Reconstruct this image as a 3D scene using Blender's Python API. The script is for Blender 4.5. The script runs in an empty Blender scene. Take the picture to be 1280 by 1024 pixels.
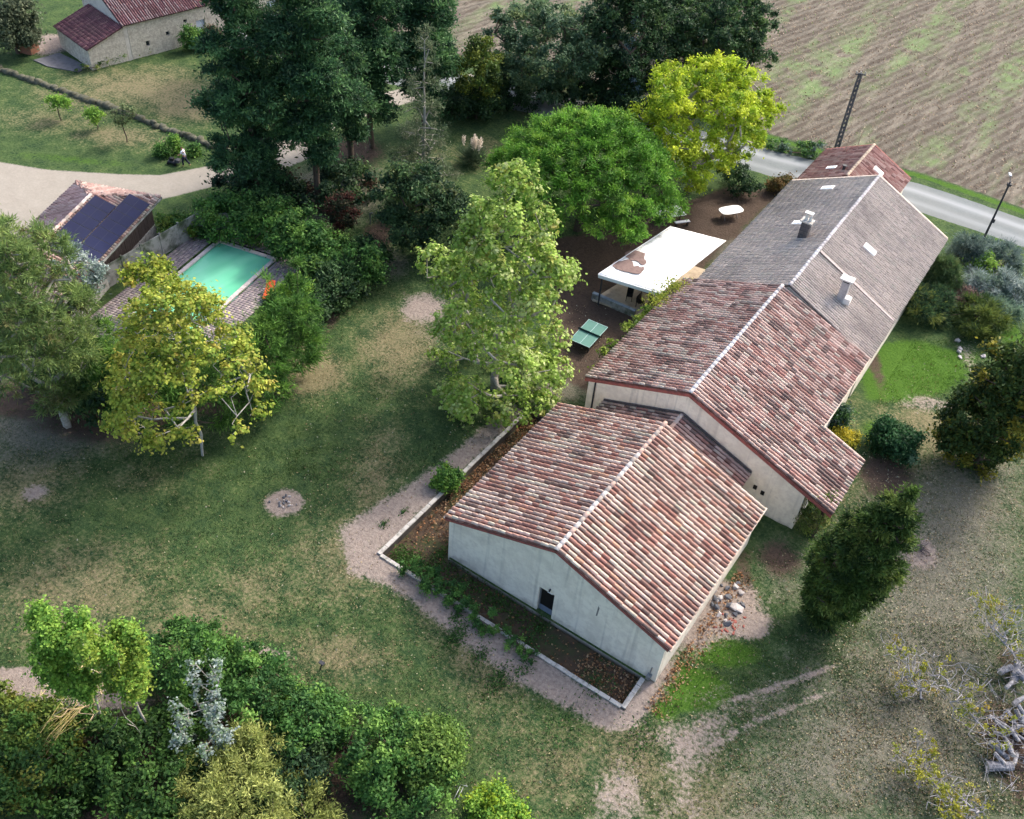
import bpy, math, random
import numpy as np
from mathutils import Vector

# ------------------------------------------------------------------ camera, light, exposure
sc = bpy.context.scene
SRC_F, PITCH, ROLL, YAW = 1224.2, .755, .091, -.542
CAM = np.array([19.70, -26.92, 42.59])
_F = np.array([math.sin(YAW)*math.cos(PITCH), math.cos(YAW)*math.cos(PITCH), -math.sin(PITCH)])
_R0 = np.array([math.cos(YAW), -math.sin(YAW), 0.0]); _U0 = np.cross(_R0, _F)
_R = math.cos(ROLL)*_R0 + math.sin(ROLL)*_U0
_U = -math.sin(ROLL)*_R0 + math.cos(ROLL)*_U0
cd = bpy.data.cameras.new("camera"); cam = bpy.data.objects.new("camera", cd)
sc.collection.objects.link(cam)
from mathutils import Matrix
cam.matrix_world = Matrix(((_R[0], _U[0], -_F[0], CAM[0]), (_R[1], _U[1], -_F[1], CAM[1]), (_R[2], _U[2], -_F[2], CAM[2]), (0, 0, 0, 1)))
cd.sensor_fit = 'HORIZONTAL'; cd.sensor_width = 36; cd.lens = 36*SRC_F/1280
cd.clip_start = .5; cd.clip_end = 2000
sc.camera = cam

SUN_EL = math.radians(42); SUN_DIR = np.array([.24, .97, 0.0]); SUN_DIR /= np.linalg.norm(SUN_DIR)
sun_vec = Vector((SUN_DIR[0]*math.cos(SUN_EL), SUN_DIR[1]*math.cos(SUN_EL), math.sin(SUN_EL)))
w = bpy.data.worlds.new("World"); sc.world = w; w.use_nodes = True
wn = w.node_tree; bg = wn.nodes["Background"]
sky = wn.nodes.new("ShaderNodeTexSky"); sky.sky_type = 'NISHITA'; sky.sun_disc = False
sky.sun_elevation = SUN_EL; sky.sun_rotation = math.atan2(SUN_DIR[0], SUN_DIR[1])
sky.air_density = 1.0; sky.dust_density = 5.0; sky.ozone_density = 1.0
wn.links.new(sky.outputs[0], bg.inputs[0]); bg.inputs[1].default_value = 0.15
sl = bpy.data.lights.new("sun", 'SUN'); sl.energy = 1.4; sl.angle = math.radians(7); sl.color = (1.0, .94, .86)
so = bpy.data.objects.new("sun", sl); sc.collection.objects.link(so)
so.rotation_euler = sun_vec.to_track_quat('Z', 'Y').to_euler()
sc.view_settings.view_transform = 'Standard'; sc.view_settings.look = 'None'
sc.view_settings.gamma = 1; sc.view_settings.exposure = 1.32
sc.view_settings.use_curve_mapping = False
sc.cycles.max_bounces = 5; sc.cycles.diffuse_bounces = 3; sc.cycles.glossy_bounces = 2
sc.cycles.transmission_bounces = 3; sc.cycles.transparent_max_bounces = 4
sc.cycles.use_adaptive_sampling = True; sc.cycles.adaptive_threshold = .02

rng = np.random.default_rng(7); random.seed(7)
col = sc.collection

# ------------------------------------------------------------------ survey helpers (site coordinates)
def at(u, v, z=0.0):
    """site point at height z seen at photo pixel u, v (1280x1024)"""
    d = _F + (u-640)/SRC_F*_R - (v-512)/SRC_F*_U
    return CAM + d*((z-CAM[2])/d[2])
def depth(p): return float((np.array(p)-CAM) @ _F)

# ------------------------------------------------------------------ scene helpers
def srgb(r, g, b, k=1.0):
    f = lambda c: ((c/255+.055)/1.055)**2.4 if c/255 > .04045 else c/255/12.92
    return (f(r)*k, f(g)*k, f(b)*k)
def tag(o, label=None, cat=None, group=None, kind=None):
    if label: o['label'] = label
    if cat: o['category'] = cat
    if group: o['group'] = group
    if kind: o['kind'] = kind
    return o
def empty(name, loc, rz=0.0, label=None, cat=None, group=None):
    o = bpy.data.objects.new(name, None); col.objects.link(o)
    o.location = [float(x) for x in loc]; o.rotation_euler = (0, 0, rz); o.empty_display_size = .3
    return tag(o, label, cat, group)
def link(name, me, parent=None, loc=None, rz=None):
    o = bpy.data.objects.new(name, me); col.objects.link(o)
    if parent is not None: o.parent = parent
    if loc is not None: o.location = [float(x) for x in loc]
    if rz is not None: o.rotation_euler = (0, 0, rz)
    return o
def np_mesh(name, V, Fc, mats, colors=None, mi=None, smooth=False):
    """V (n,3); Fc list of (m,k) index arrays (quads and tris)"""
    me = bpy.data.meshes.new(name)
    if not isinstance(Fc, (list, tuple)): Fc = [Fc]
    V = np.asarray(V, np.float32)
    me.vertices.add(len(V)); me.vertices.foreach_set('co', V.ravel())
    loops = np.concatenate([f.ravel() for f in Fc]).astype(np.int32)
    tot = np.concatenate([np.full(len(f), f.shape[1], np.int32) for f in Fc])
    st = np.concatenate([[0], np.cumsum(tot)[:-1]]).astype(np.int32)
    me.loops.add(len(loops)); me.loops.foreach_set('vertex_index', loops)
    me.polygons.add(len(tot)); me.polygons.foreach_set('loop_start', st); me.polygons.foreach_set('loop_total', tot)
    if mi is not None: me.polygons.foreach_set('material_index', np.asarray(mi, np.int32))
    if smooth: me.polygons.foreach_set('use_smooth', np.ones(len(tot), bool))
    for m in (mats if isinstance(mats, (list, tuple)) else [mats]): me.materials.append(m)
    if colors is not None:
        for nm, c in (colors.items() if isinstance(colors, dict) else (('Col', colors),)):
            a = me.color_attributes.new(nm, 'FLOAT_COLOR', 'POINT')
            c4 = np.ones((len(V), 4), np.float32); c4[:, :3] = c
            a.data.foreach_set('color', c4.ravel())
    me.update(calc_edges=True)
    return me
class MB:
    """collects boxes, prisms and tubes into one mesh"""
    def __init__(s): s.v = []; s.f = []; s.n = 0
    def add(s, vs, fs):
        s.v += [tuple(float(c) for c in p) for p in vs]; s.f += [tuple(i+s.n for i in f) for f in fs]; s.n += len(vs); return s
    def box(s, c, d, rz=0.0, tilt=None):
        cx, cy, cz = c; hx, hy, hz = d[0]/2, d[1]/2, d[2]/2; cs, sn = math.cos(rz), math.sin(rz)
        p = [(x, y, z) for z in (-hz, hz) for y in (-hy, hy) for x in (-hx, hx)]
        if tilt is not None: p = [tuple(tilt @ Vector(q)) for q in p]
        return s.add([(cx+cs*x-sn*y, cy+sn*x+cs*y, cz+z) for x, y, z in p],
                     [(0, 2, 3, 1), (4, 5, 7, 6), (0, 1, 5, 4), (2, 6, 7, 3), (0, 4, 6, 2), (1, 3, 7, 5)])
    def prism(s, pts, off):
        """polygon pts (3D) extruded by vector off"""
        n = len(pts); a = [tuple(p) for p in pts]; b = [tuple(np.array(p)+np.array(off)) for p in pts]
        return s.add(a+b, [tuple(range(n))[::-1], tuple(range(n, 2*n))]+[(i, (i+1) % n, n+(i+1) % n, n+i) for i in range(n)])
    def tube(s, a, b, ra, rb=None, k=8):
        rb = ra if rb is None else rb; a = np.array(a, float); b = np.array(b, float); d = b-a; d /= np.linalg.norm(d)+1e-9
        x = np.cross(d, (0, 0, 1.) if abs(d[2]) < .9 else (1., 0, 0)); x /= np.linalg.norm(x); y = np.cross(d, x)
        ring = [(math.cos(t)*x+math.sin(t)*y) for t in np.linspace(0, 2*math.pi, k, endpoint=False)]
        return s.add([a+ra*r for r in ring]+[b+rb*r for r in ring],
                     [(i, (i+1) % k, k+(i+1) % k, k+i) for i in range(k)]+[tuple(range(k))[::-1], tuple(range(k, 2*k))])
    def build(s, name, m, parent=None, smooth=False, bevel=0):
        me = bpy.data.meshes.new(name); me.from_pydata(s.v, [], s.f)
        me.materials.append(m); me.update()
        if smooth: me.polygons.foreach_set('use_smooth', [True]*len(me.polygons))
        o = link(name, me, parent)
        if bevel:
            bm = o.modifiers.new('b', 'BEVEL'); bm.width = bevel; bm.segments = 2; bm.limit_method = 'ANGLE'
        return o

# ------------------------------------------------------------------ materials
MATS = {}
def mat(name, base, rough=.85, c2=None, scale=2.0, amt=.5, bump=0.0, bscale=20.0, attr=False, spec=.3, c3=None, s3=.4, stretch=None, metal=0.0, trans=0.0, a3=1.0, world=False):
    if name in MATS: return MATS[name]
    m = bpy.data.materials.new(name); m.use_nodes = True; nt = m.node_tree; N = nt.nodes; L = nt.links
    b = N["Principled BSDF"]; b.inputs["Roughness"].default_value = rough; b.inputs["Specular IOR Level"].default_value = spec
    b.inputs["Metallic"].default_value = metal
    tc = N.new("ShaderNodeTexCoord"); src = tc.outputs["Object"]
    if world: src = N.new("ShaderNodeNewGeometry").outputs["Position"]
    if stretch:
        mp = N.new("ShaderNodeMapping"); mp.inputs["Scale"].default_value = stretch; L.new(src, mp.inputs[0]); src = mp.outputs[0]
    if attr:
        a = N.new("ShaderNodeAttribute"); a.attribute_name = 'Col'; cur = a.outputs["Color"]
    else:
        r = N.new("ShaderNodeRGB"); r.outputs[0].default_value = (*base, 1); cur = r.outputs[0]
    def mixn(cur, c, sc_, lo, hi, det=6, k=1.0):
        n = N.new("ShaderNodeTexNoise"); n.inputs["Scale"].default_value = sc_; n.inputs["Detail"].default_value = det; n.inputs["Roughness"].default_value = .65
        L.new(src, n.inputs["Vector"])
        mr = N.new("ShaderNodeMapRange"); mr.inputs[1].default_value = lo; mr.inputs[2].default_value = hi; mr.inputs[4].default_value = k; L.new(n.outputs[0], mr.inputs[0])
        mx = N.new("ShaderNodeMix"); mx.data_type = 'RGBA'; L.new(mr.outputs[0], mx.inputs[0]); L.new(cur, mx.inputs[6]); mx.inputs[7].default_value = (*c, 1)
        return mx.outputs[2]
    if c2 is not None: cur = mixn(cur, c2, scale, .62-amt*.3, .62+.12)
    if c3 is not None: cur = mixn(cur, c3, s3, .46, .66, k=a3)
    L.new(cur, b.inputs["Base Color"])
    if bump:
        n = N.new("ShaderNodeTexNoise"); n.inputs["Scale"].default_value = bscale; n.inputs["Detail"].default_value = 5; L.new(src, n.inputs["Vector"])
        bp = N.new("ShaderNodeBump"); bp.inputs["Strength"].default_value = bump; bp.inputs["Distance"].default_value = .03
        L.new(n.outputs[0], bp.inputs["Height"]); L.new(bp.outputs[0], b.inputs["Normal"])
    if trans:
        t = N.new("ShaderNodeBsdfTranslucent"); L.new(cur, t.inputs[0]); ms = N.new("ShaderNodeMixShader"); ms.inputs[0].default_value = trans
        L.new(b.outputs[0], ms.inputs[1]); L.new(t.outputs[0], ms.inputs[2]); L.new(ms.outputs[0], N["Material Output"].inputs[0])
    MATS[name] = m; return m

leafM = mat('leaf', (.1, .2, .05), .6, attr=True, spec=.2, trans=.38)
barkM = mat('bark', srgb(92, 80, 70), .95, c2=srgb(55, 48, 42), scale=6, bump=.6, bscale=12, stretch=(3, 3, .6))
paleBark = mat('pale_bark', srgb(165, 160, 150), .9, c2=srgb(110, 100, 90), scale=5, bump=.4)
tileM = mat('roof_tile', (0, 0, 0), .85, attr=True, c2=srgb(120, 100, 95), scale=14, amt=.2, bump=.35, bscale=40, c3=srgb(112, 98, 90), s3=.42, a3=.38, world=True)
tileGM = mat('grey_roof_tile', (0, 0, 0), .9, attr=True, c2=srgb(92, 88, 90), scale=9, amt=.25, bump=.35, bscale=40, c3=srgb(104, 98, 94), s3=.32, a3=.35, world=True)
deckM = mat('tile_channel', srgb(106, 70, 60), .95, c2=srgb(58, 42, 42), scale=5, amt=.7, c3=srgb(122, 96, 90), s3=2.5, bump=.5, bscale=30)  # darker than the tiles: channel debris plus shade between rows, put into the colour
deckG = mat('grey_tile_channel', srgb(104, 98, 96), .95, c2=srgb(66, 60, 62), scale=4, amt=.7, c3=srgb(128, 120, 116), s3=2.5, bump=.5, bscale=30)  # grey channels coloured darker for debris and for shade between the tile rows
RENDER_BASE = True
renderM = mat('lime_render', srgb(238, 230, 214), .95, c2=srgb(208, 199, 184), scale=.9, amt=.5, c3=srgb(220, 211, 196), s3=3.0, bump=.15, bscale=30)
fasciaM = mat('terracotta_verge', srgb(158, 92, 84), .9, c2=srgb(110, 68, 64), scale=3, amt=.6, bump=.3)
creamM = mat('mortar_cream', srgb(205, 192, 180), .9, c2=srgb(160, 140, 128), scale=4, amt=.6, bump=.4)
concM = mat('concrete', srgb(158, 156, 152), .95, c2=srgb(98, 96, 90), scale=1.6, amt=.6, c3=srgb(70, 80, 60), s3=.8, bump=.4)
concLM = mat('pale_concrete', srgb(182, 178, 172), .95, c2=srgb(112, 110, 100), scale=3, amt=.5, bump=.4)
darkM = mat('dark_interior', srgb(28, 26, 26), .6)
whiteM = mat('white_paint', srgb(232, 234, 236), .5, c2=srgb(200, 204, 206), scale=1.0, amt=.2)
woodM = mat('weathered_wood', srgb(92, 80, 74), .95, c2=srgb(50, 44, 42), scale=4, amt=.8, stretch=(6, 6, .5), bump=.4)
metalM = mat('grey_metal', srgb(140, 145, 150), .45, metal=.6)
darkMetal = mat('dark_metal', srgb(52, 54, 60), .6)
blackM = mat('black_plastic', srgb(25, 26, 30), .5)
glassM = mat('window_glass', srgb(40, 48, 58), .12, spec=.7)
skyGlass = mat('skylight_glass', srgb(205, 215, 222), .18, spec=.8)

def base_dirt(m, zlo, zhi, c):
    nt = m.node_tree; N = nt.nodes; L = nt.links; b = N["Principled BSDF"]; cur = b.inputs["Base Color"].links[0].from_socket
    tc = N.new("ShaderNodeTexCoord"); sx = N.new("ShaderNodeSeparateXYZ"); L.new(tc.outputs["Object"], sx.inputs[0])
    n = N.new("ShaderNodeTexNoise"); n.inputs["Scale"].default_value = 1.6; n.inputs["Detail"].default_value = 7; L.new(tc.outputs["Object"], n.inputs["Vector"])
    a = N.new("ShaderNodeMath"); a.operation = 'MULTIPLY_ADD'; a.inputs[1].default_value = -1.4; L.new(n.outputs[0], a.inputs[0]); L.new(sx.outputs[2], a.inputs[2])
    mr = N.new("ShaderNodeMapRange"); mr.inputs[1].default_value = zlo-.7; mr.inputs[2].default_value = zhi-.7; mr.inputs[3].default_value = .75; mr.inputs[4].default_value = 0; L.new(a.outputs[0], mr.inputs[0])
    mx = N.new("ShaderNodeMix"); mx.data_type = 'RGBA'; L.new(mr.outputs[0], mx.inputs[0]); L.new(cur, mx.inputs[6]); mx.inputs[7].default_value = (*c, 1)
    # rain streaks running down from the verge
    mp = N.new("ShaderNodeMapping"); mp.inputs["Scale"].default_value = (3.2, 3.2, .16); L.new(tc.outputs["Object"], mp.inputs[0])
    n2 = N.new("ShaderNodeTexNoise"); n2.inputs["Scale"].default_value = 1.0; n2.inputs["Detail"].default_value = 5; L.new(mp.outputs[0], n2.inputs["Vector"])
    r2 = N.new("ShaderNodeMapRange"); r2.inputs[1].default_value = .56; r2.inputs[2].default_value = .74; r2.inputs[4].default_value = .4; L.new(n2.outputs[0], r2.inputs[0])
    m2 = N.new("ShaderNodeMix"); m2.data_type = 'RGBA'; L.new(r2.outputs[0], m2.inputs[0]); L.new(mx.outputs[2], m2.inputs[6]); m2.inputs[7].default_value = (*srgb(138, 134, 130), 1)
    L.new(m2.outputs[2], b.inputs["Base Color"])
base_dirt(renderM, -.4, .35, srgb(120, 112, 100))
def ground_mat():
    m = bpy.data.materials.new('ground_cover'); m.use_nodes = True; nt = m.node_tree; N = nt.nodes; L = nt.links
    b = N["Principled BSDF"]; b.inputs["Roughness"].default_value = .95; b.inputs["Specular IOR Level"].default_value = .1
    tc = N.new("ShaderNodeTexCoord"); P = tc.outputs["Object"]
    def noise(s, d=6, r=.6, vec=None):
        n = N.new("ShaderNodeTexNoise"); n.inputs["Scale"].default_value = s; n.inputs["Detail"].default_value = d; n.inputs["Roughness"].default_value = r
        L.new(vec or P, n.inputs["Vector"]); return n.outputs[0]
    def rng_(x, lo, hi, a=0., b_=1., smooth=False):
        r = N.new("ShaderNodeMapRange"); r.inputs[1].default_value = lo; r.inputs[2].default_value = hi; r.inputs[3].default_value = a; r.inputs[4].default_value = b_
        if smooth: r.interpolation_type = 'SMOOTHSTEP'
        L.new(x, r.inputs[0]); return r.outputs[0]
    def mix(f, a, b_):
        x = N.new("ShaderNodeMix"); x.data_type = 'RGBA'
        for s, v in ((0, f), (6, a), (7, b_)):
            if isinstance(v, tuple): x.inputs[s].default_value = (*v, 1)
            elif isinstance(v, float): x.inputs[s].default_value = v
            else: L.new(v, x.inputs[s])
        return x.outputs[2]
    def math_(op, a, b_=None):
        x = N.new("ShaderNodeMath"); x.operation = op
        for i, v in enumerate((a, b_)):
            if v is None: continue
            if isinstance(v, (int, float)): x.inputs[i].default_value = v
            else: L.new(v, x.inputs[i])
        return x.outputs[0]
    def sep(nm):
        a = N.new("ShaderNodeAttribute"); a.attribute_name = nm; s = N.new("ShaderNodeSeparateColor"); L.new(a.outputs["Color"], s.inputs[0]); return s.outputs
    A, B, D = sep('A'), sep('B'), sep('D')
    big, mid, fine, vf = noise(.16, 4), noise(.8, 6, .7), noise(5, 6, .75), noise(22, 4, .8)
    def fac(mask, k=.7, n=None, w=.12):
        n = n or mid2
        s = math_('ADD', mask, math_('MULTIPLY', math_('SUBTRACT', n, .5), k)); return rng_(s, .5-w, .5+w, smooth=True)
    mid2 = math_('ADD', math_('MULTIPLY', mid, .45), math_('MULTIPLY', fine, .55))
    fine2 = math_('ADD', math_('MULTIPLY', fine, .5), math_('MULTIPLY', vf, .5))
    grass = mix(rng_(mid, .38, .62), srgb(40, 66, 40), srgb(70, 92, 52))
    grass = mix(rng_(fine2, .48, .68, 0, .8), grass, srgb(112, 122, 80))
    grass = mix(rng_(fine, .3, .45, 1., 0.), grass, srgb(34, 48, 32))
    drygr = mix(rng_(fine, .35, .65), srgb(104, 100, 74), srgb(142, 130, 104))
    drygr = mix(rng_(vf, .52, .72, 0, .7), drygr, srgb(72, 76, 52))
    cur = mix(math_('MULTIPLY', fac(A[0], 3.0, mid2, .32), .88), grass, drygr)
    lush = mix(rng_(fine2, .35, .65), srgb(46, 80, 28), srgb(84, 116, 42))
    cur = mix(fac(A[1], .8), cur, lush)
    lit = mix(rng_(fine2, .38, .64), srgb(64, 68, 56), srgb(130, 126, 114))
    lit = mix(rng_(vf, .54, .66, 0, .8), lit, srgb(152, 143, 124))
    cur = mix(fac(B[1], 1.6, mid2, .25), cur, lit)
    brown = mix(rng_(fine2, .35, .62), srgb(58, 50, 45), srgb(96, 82, 72))
    cur = mix(fac(D[1], .9), cur, brown)
    dirt = mix(rng_(fine, .32, .68), srgb(122, 110, 102), srgb(162, 150, 141))
    dirt = mix(rng_(vf, .6, .75, 0, .7), dirt, srgb(84, 72, 66))
    cur = mix(fac(A[2], 1.6, mid2, .14), cur, dirt)
    grav = mix(rng_(mid2, .3, .7), srgb(136, 130, 120), srgb(160, 154, 144))
    grav = mix(rng_(vf, .6, .8, 0, .35), grav, srgb(140, 132, 124))
    cur = mix(fac(B[0], .5), cur, grav)
    # ploughed stubble: rows
    mp = N.new("ShaderNodeMapping"); mp.inputs["Rotation"].default_value = (0, 0, math.radians(15.3)); L.new(P, mp.inputs[0])
    wv = N.new("ShaderNodeTexWave"); wv.wave_type = 'BANDS'; wv.bands_direction = 'X'; wv.inputs["Scale"].default_value = .33; wv.inputs["Distortion"].default_value = 1.4; wv.inputs["Detail"].default_value = 4; wv.inputs["Detail Scale"].default_value = 2.5
    L.new(mp.outputs[0], wv.inputs["Vector"])
    mp2 = N.new("ShaderNodeMapping"); mp2.inputs["Rotation"].default_value = (0, 0, math.radians(15.3)); mp2.inputs["Scale"].default_value = (1.0, .12, 1); L.new(P, mp2.inputs[0])
    streak = noise(.9, 6, .7, mp2.outputs[0]); streak2 = noise(.25, 4, .6, mp2.outputs[0])
    fld = mix(rng_(fine2, .36, .64), srgb(74, 69, 63), srgb(130, 124, 112))
    fld = mix(math_('MULTIPLY', rng_(wv.outputs[0], .25, .7), .8), fld, srgb(84, 76, 68))
    fld = mix(rng_(streak, .5, .66, 0, .5), fld, srgb(150, 142, 128))
    gp = math_('MULTIPLY', rng_(streak2, .48, .62), rng_(noise(.35, 5), .38, .58))
    fld = mix(math_('MULTIPLY', gp, .75), fld, srgb(112, 136, 88))
    cur = mix(fac(B[2], .4), cur, fld)
    asp = mix(rng_(mid2, .3, .7), srgb(102, 108, 109), srgb(124, 130, 130))
    asp = mix(rng_(vf, .55, .75, 0, .4), asp, srgb(92, 94, 94)); asp = mix(rng_(big, .45, .55, 0, .35), asp, srgb(120, 122, 120))
    tr = D[2]
    asp = mix(tr, asp, srgb(156, 160, 162))
    cur = mix(fac(D[0], .15, mid2, .06), cur, asp)
    L.new(cur, b.inputs["Base Color"])
    bp = N.new("ShaderNodeBump"); bp.inputs["Distance"].default_value = .12
    st = math_('SUBTRACT', 1.0, math_('MAXIMUM', D[0], math_('MULTIPLY', B[0], .8))); L.new(math_('MULTIPLY', st, .75), bp.inputs["Strength"])
    L.new(math_('ADD', math_('ADD', mid, fine), math_('MULTIPLY', vf, .5)), bp.inputs["Height"]); L.new(bp.outputs[0], b.inputs["Normal"])
    return m
groundM = ground_mat()

# ------------------------------------------------------------------ ground
def poly_sd(X, Y, pts):
    """signed distance (positive inside) to a world polygon"""
    pts = np.asarray(pts, float)[:, :2]; n = len(pts); d = np.full(X.shape, 1e9); ins = np.zeros(X.shape, bool)
    for i in range(n):
        a, b = pts[i], pts[(i+1) % n]; e = b-a; t = np.clip(((X-a[0])*e[0]+(Y-a[1])*e[1])/(e@e+1e-12), 0, 1)
        d = np.minimum(d, np.hypot(X-a[0]-t*e[0], Y-a[1]-t*e[1]))
        c = ((a[1] <= Y) != (b[1] <= Y)); xi = a[0]+(Y-a[1])/(b[1]-a[1]+1e-12)*e[0]; ins ^= c & (X < xi)
    return np.where(ins, d, -d)
def px(pts, z=0.0): return [tuple(at(u, v, z)[:2]) for u, v in pts]
def line_d(X, Y, pts):
    pts = np.asarray(pts, float); d = np.full(X.shape, 1e9)
    for i in range(len(pts)-1):
        a, b = pts[i], pts[i+1]; e = b-a; t = np.clip(((X-a[0])*e[0]+(Y-a[1])*e[1])/(e@e+1e-12), 0, 1)
        d = np.minimum(d, np.hypot(X-a[0]-t*e[0], Y-a[1]-t*e[1]))
    return d
road_c = [(-60, 38.5), (-40, 44.0), (-29, 47.6), (-15, 51.2), (-3.2, 53.0), (8.2, 56.1), (17.8, 56.4), (34, 57.2), (75, 61)]
def masks(X, Y):
    Z = np.zeros(X.shape)
    A = np.zeros(X.shape+(3,)); B = A.copy(); D = A.copy()
    def soft(pts, w): return np.clip(.5+poly_sd(X, Y, px(pts))/(2*w), 0, 1)
    def blob(u, v, ru, rv=None, s=1.0):
        c = at(u, v); k = depth(c)/SRC_F; rx = ru*k; ry = (rv or ru)*k/.69
        # blob axes follow the photographer's right / forward directions on the ground
        rr = _R0[:2]; ff = np.array([-rr[1], rr[0]]); dx = X-c[0]; dy = Y-c[1]
        q = ((dx*rr[0]+dy*rr[1])/rx)**2+((dx*ff[0]+dy*ff[1])/ry)**2
        return s*np.exp(-q*.9)
    def mx(M, k, val): M[..., k] = np.maximum(M[..., k], val)
    # road
    dr = line_d(X, Y, road_c); mx(D, 0, np.clip(.5+(2.35-dr)/.25, 0, 1))
    off = line_d(X, Y, [(x-.3, y+.9) for x, y in road_c]); off2 = line_d(X, Y, [(x+.3, y-1.1) for x, y in road_c])
    D[..., 2] = np.maximum(np.exp(-(off/.45)**2), .55*np.exp(-(off2/.4)**2))*.75
    # field beyond the verge
    far = poly_sd(X, Y, [(-45, 49.8), (-29, 54.0), (-15, 57.0), (-4, 58.2), (8, 60.6), (18, 60.6), (34, 61.4), (75, 66), (140, 75), (140, 260), (-90, 260), (-90, 80)])
    mx(B, 2, np.clip(.5+far/1.6, 0, 1))
    # gravel drive
    mx(B, 0, soft([(-60, 196), (0, 203), (60, 213), (150, 218), (200, 219), (250, 210), (300, 199), (345, 172), (395, 150), (470, 118), (590, 92), (600, 106), (482, 136), (420, 158), (390, 196), (345, 216), (300, 225), (210, 247), (140, 262), (95, 262), (0, 330), (-80, 340)], .5))
    # dirt path round the near wing
    mx(A, 2, soft([(425, 662), (470, 632), (520, 600), (575, 560), (640, 505), (655, 515), (560, 605), (478, 690), (776, 885), (803, 852), (838, 822), (846, 840), (800, 905), (770, 915), (735, 900), (680, 870), (640, 850), (575, 800), (520, 755), (480, 730), (440, 716)], .9))
    mx(A, 2, soft([(780, 905), (870, 870), (1000, 840), (1010, 850), (940, 905), (905, 960), (880, 1040), (800, 1040), (820, 970)], 2.2)*.62)
    for q in ((355, 628, 24, 15, 1.2), (528, 385, 32, 24, .85), (900, 760, 62, 34, 1.0), (930, 775, 34, 20, 1.2), (860, 790, 45, 30, .8), (1150, 690, 26, 20, .9), (20, 852, 50, 14, 1.2), (100, 868, 80, 14, 1.1), (320, 815, 60, 8, .8),
              (775, 1000, 60, 60, .55), (700, 555, 90, 12, .4), (1215, 455, 22, 60, .5), (1160, 505, 60, 15, .6), (1240, 400, 20, 20, .6), (45, 615, 22, 12, .7), (15, 40, 60, 30, .4), (62, 55, 30, 22, 1.1), (470, 845, 80, 10, .3)): mx(A, 2, blob(*q))
    # wheel tracks
    for pts in ([(905, 880), (960, 862), (1010, 845), (1050, 830)], [(880, 940), (940, 905), (1000, 880), (1040, 865)]):
        mx(A, 2, .60*np.exp(-(line_d(X, Y, px(pts))/.28)**2))
    # dry worn grass
    for q in ((375, 465, 55, 28, 1.3), (500, 430, 60, 60, .75), (470, 590, 40, 80, .55), (100, 740, 130, 60, .62), (30, 600, 80, 50, .6), (250, 780, 120, 50, .55), (430, 700, 90, 60, .55), (560, 760, 60, 50, .5),
              (620, 830, 80, 50, .6), (420, 820, 90, 30, .6), (330, 730, 80, 30, .5), (160, 690, 80, 20, .4), (700, 960, 90, 50, .5), (790, 950, 60, 60, .7), (640, 900, 60, 30, .4), (180, 600, 80, 30, .35),
              (180, 110, 110, 40, .75), (240, 130, 60, 35, .85), (110, 120, 90, 40, .55), (60, 150, 90, 30, .5), (150, 170, 70, 22, .65), (210, 90, 60, 20, .5), (600, 190, 30, 30, .6), (540, 200, 60, 40, .4), (430, 215, 40, 40, .3), (900, 330, 30, 20, .5),
              (1180, 540, 90, 40, .8), (1100, 640, 80, 60, .5), (1240, 340, 40, 40, .6), (1190, 620, 70, 60, .8), (1060, 520, 40, 60, .4), (880, 1000, 100, 60, .6), (1050, 950, 160, 60, .4)): mx(A, 0, blob(*q))
    # lush grass
    mx(A, 1, soft([(1098, 430), (1140, 425), (1225, 445), (1215, 470), (1180, 490), (1140, 505), (1085, 500), (1075, 470)], 1.4))
    for q in ((850, 860, 70, 24, 1.1), (900, 815, 60, 18, .9), (830, 885, 25, 18, .8), (1110, 540, 50, 22, .7), (1265, 420, 20, 60, .8), (545, 700, 30, 14, .5), (470, 690, 20, 10, .5), (90, 200, 160, 14, .5), (30, 120, 60, 30, .4), (230, 195, 60, 12, .55),
              (1150, 258, 60, 8, .8), (1260, 300, 60, 8, .6), (985, 188, 20, 6, .8), (650, 880, 120, 50, .35), (240, 560, 160, 60, .2)): mx(A, 1, blob(*q))
    # verge strips
    mx(A, 1, np.clip(1-np.abs(poly_sd(X, Y, [(-45, 49.8), (-29, 54.0), (-15, 57.0), (-4, 58.2), (8, 60.6), (18, 60.6), (34, 61.4), (75, 66), (140, 75), (140, 260), (-90, 260)])+.7)/1.1, 0, 1)*.75)
    # leaf litter
    mx(B, 1, soft([(1040, 660), (1120, 600), (1200, 560), (1300, 560), (1300, 1060), (860, 1060), (900, 960), (960, 860), (1040, 790)], 5)*.75)
    for q in ((60, 530, 130, 60, .75), (250, 540, 60, 60, .4), (480, 330, 40, 30, .7), (590, 760, 30, 20, .3), (660, 540, 70, 30, .6), (560, 400, 60, 60, .5), (420, 240, 80, 60, .8), (900, 300, 60, 40, .8), (980, 720, 60, 60, .5), (700, 480, 60, 30, .8)): mx(B, 1, blob(*q))
    # brown bare earth and terrace
    mx(D, 1, soft([(690, 300), (770, 285), (830, 262), (905, 235), (985, 235), (930, 285), (905, 306), (860, 360), (800, 430), (735, 490), (700, 470), (690, 400)], 1.2))
    for q in ((900, 290, 40, 10, .9), (40, 500, 90, 30, .9), (130, 520, 110, 40, .85), (250, 500, 110, 30, .7), (470, 300, 30, 50, .7), (440, 190, 60, 40, .7), (415, 400, 14, 30, .6), (1110, 600, 45, 40, .8), (1085, 430, 14, 90, .7),
              (975, 700, 40, 30, .7), (230, 960, 260, 90, .8), (430, 960, 120, 60, .8), (1240, 370, 90, 40, .5), (1270, 940, 50, 70, .8), (1265, 830, 30, 30, .6), (700, 130, 160, 90, .5), (930, 720, 20, 60, .6), (50, 420, 100, 60, .6)): mx(D, 1, blob(*q))
    return A, B, D
zbed = lambda X, Y: -.30+0*X
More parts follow.
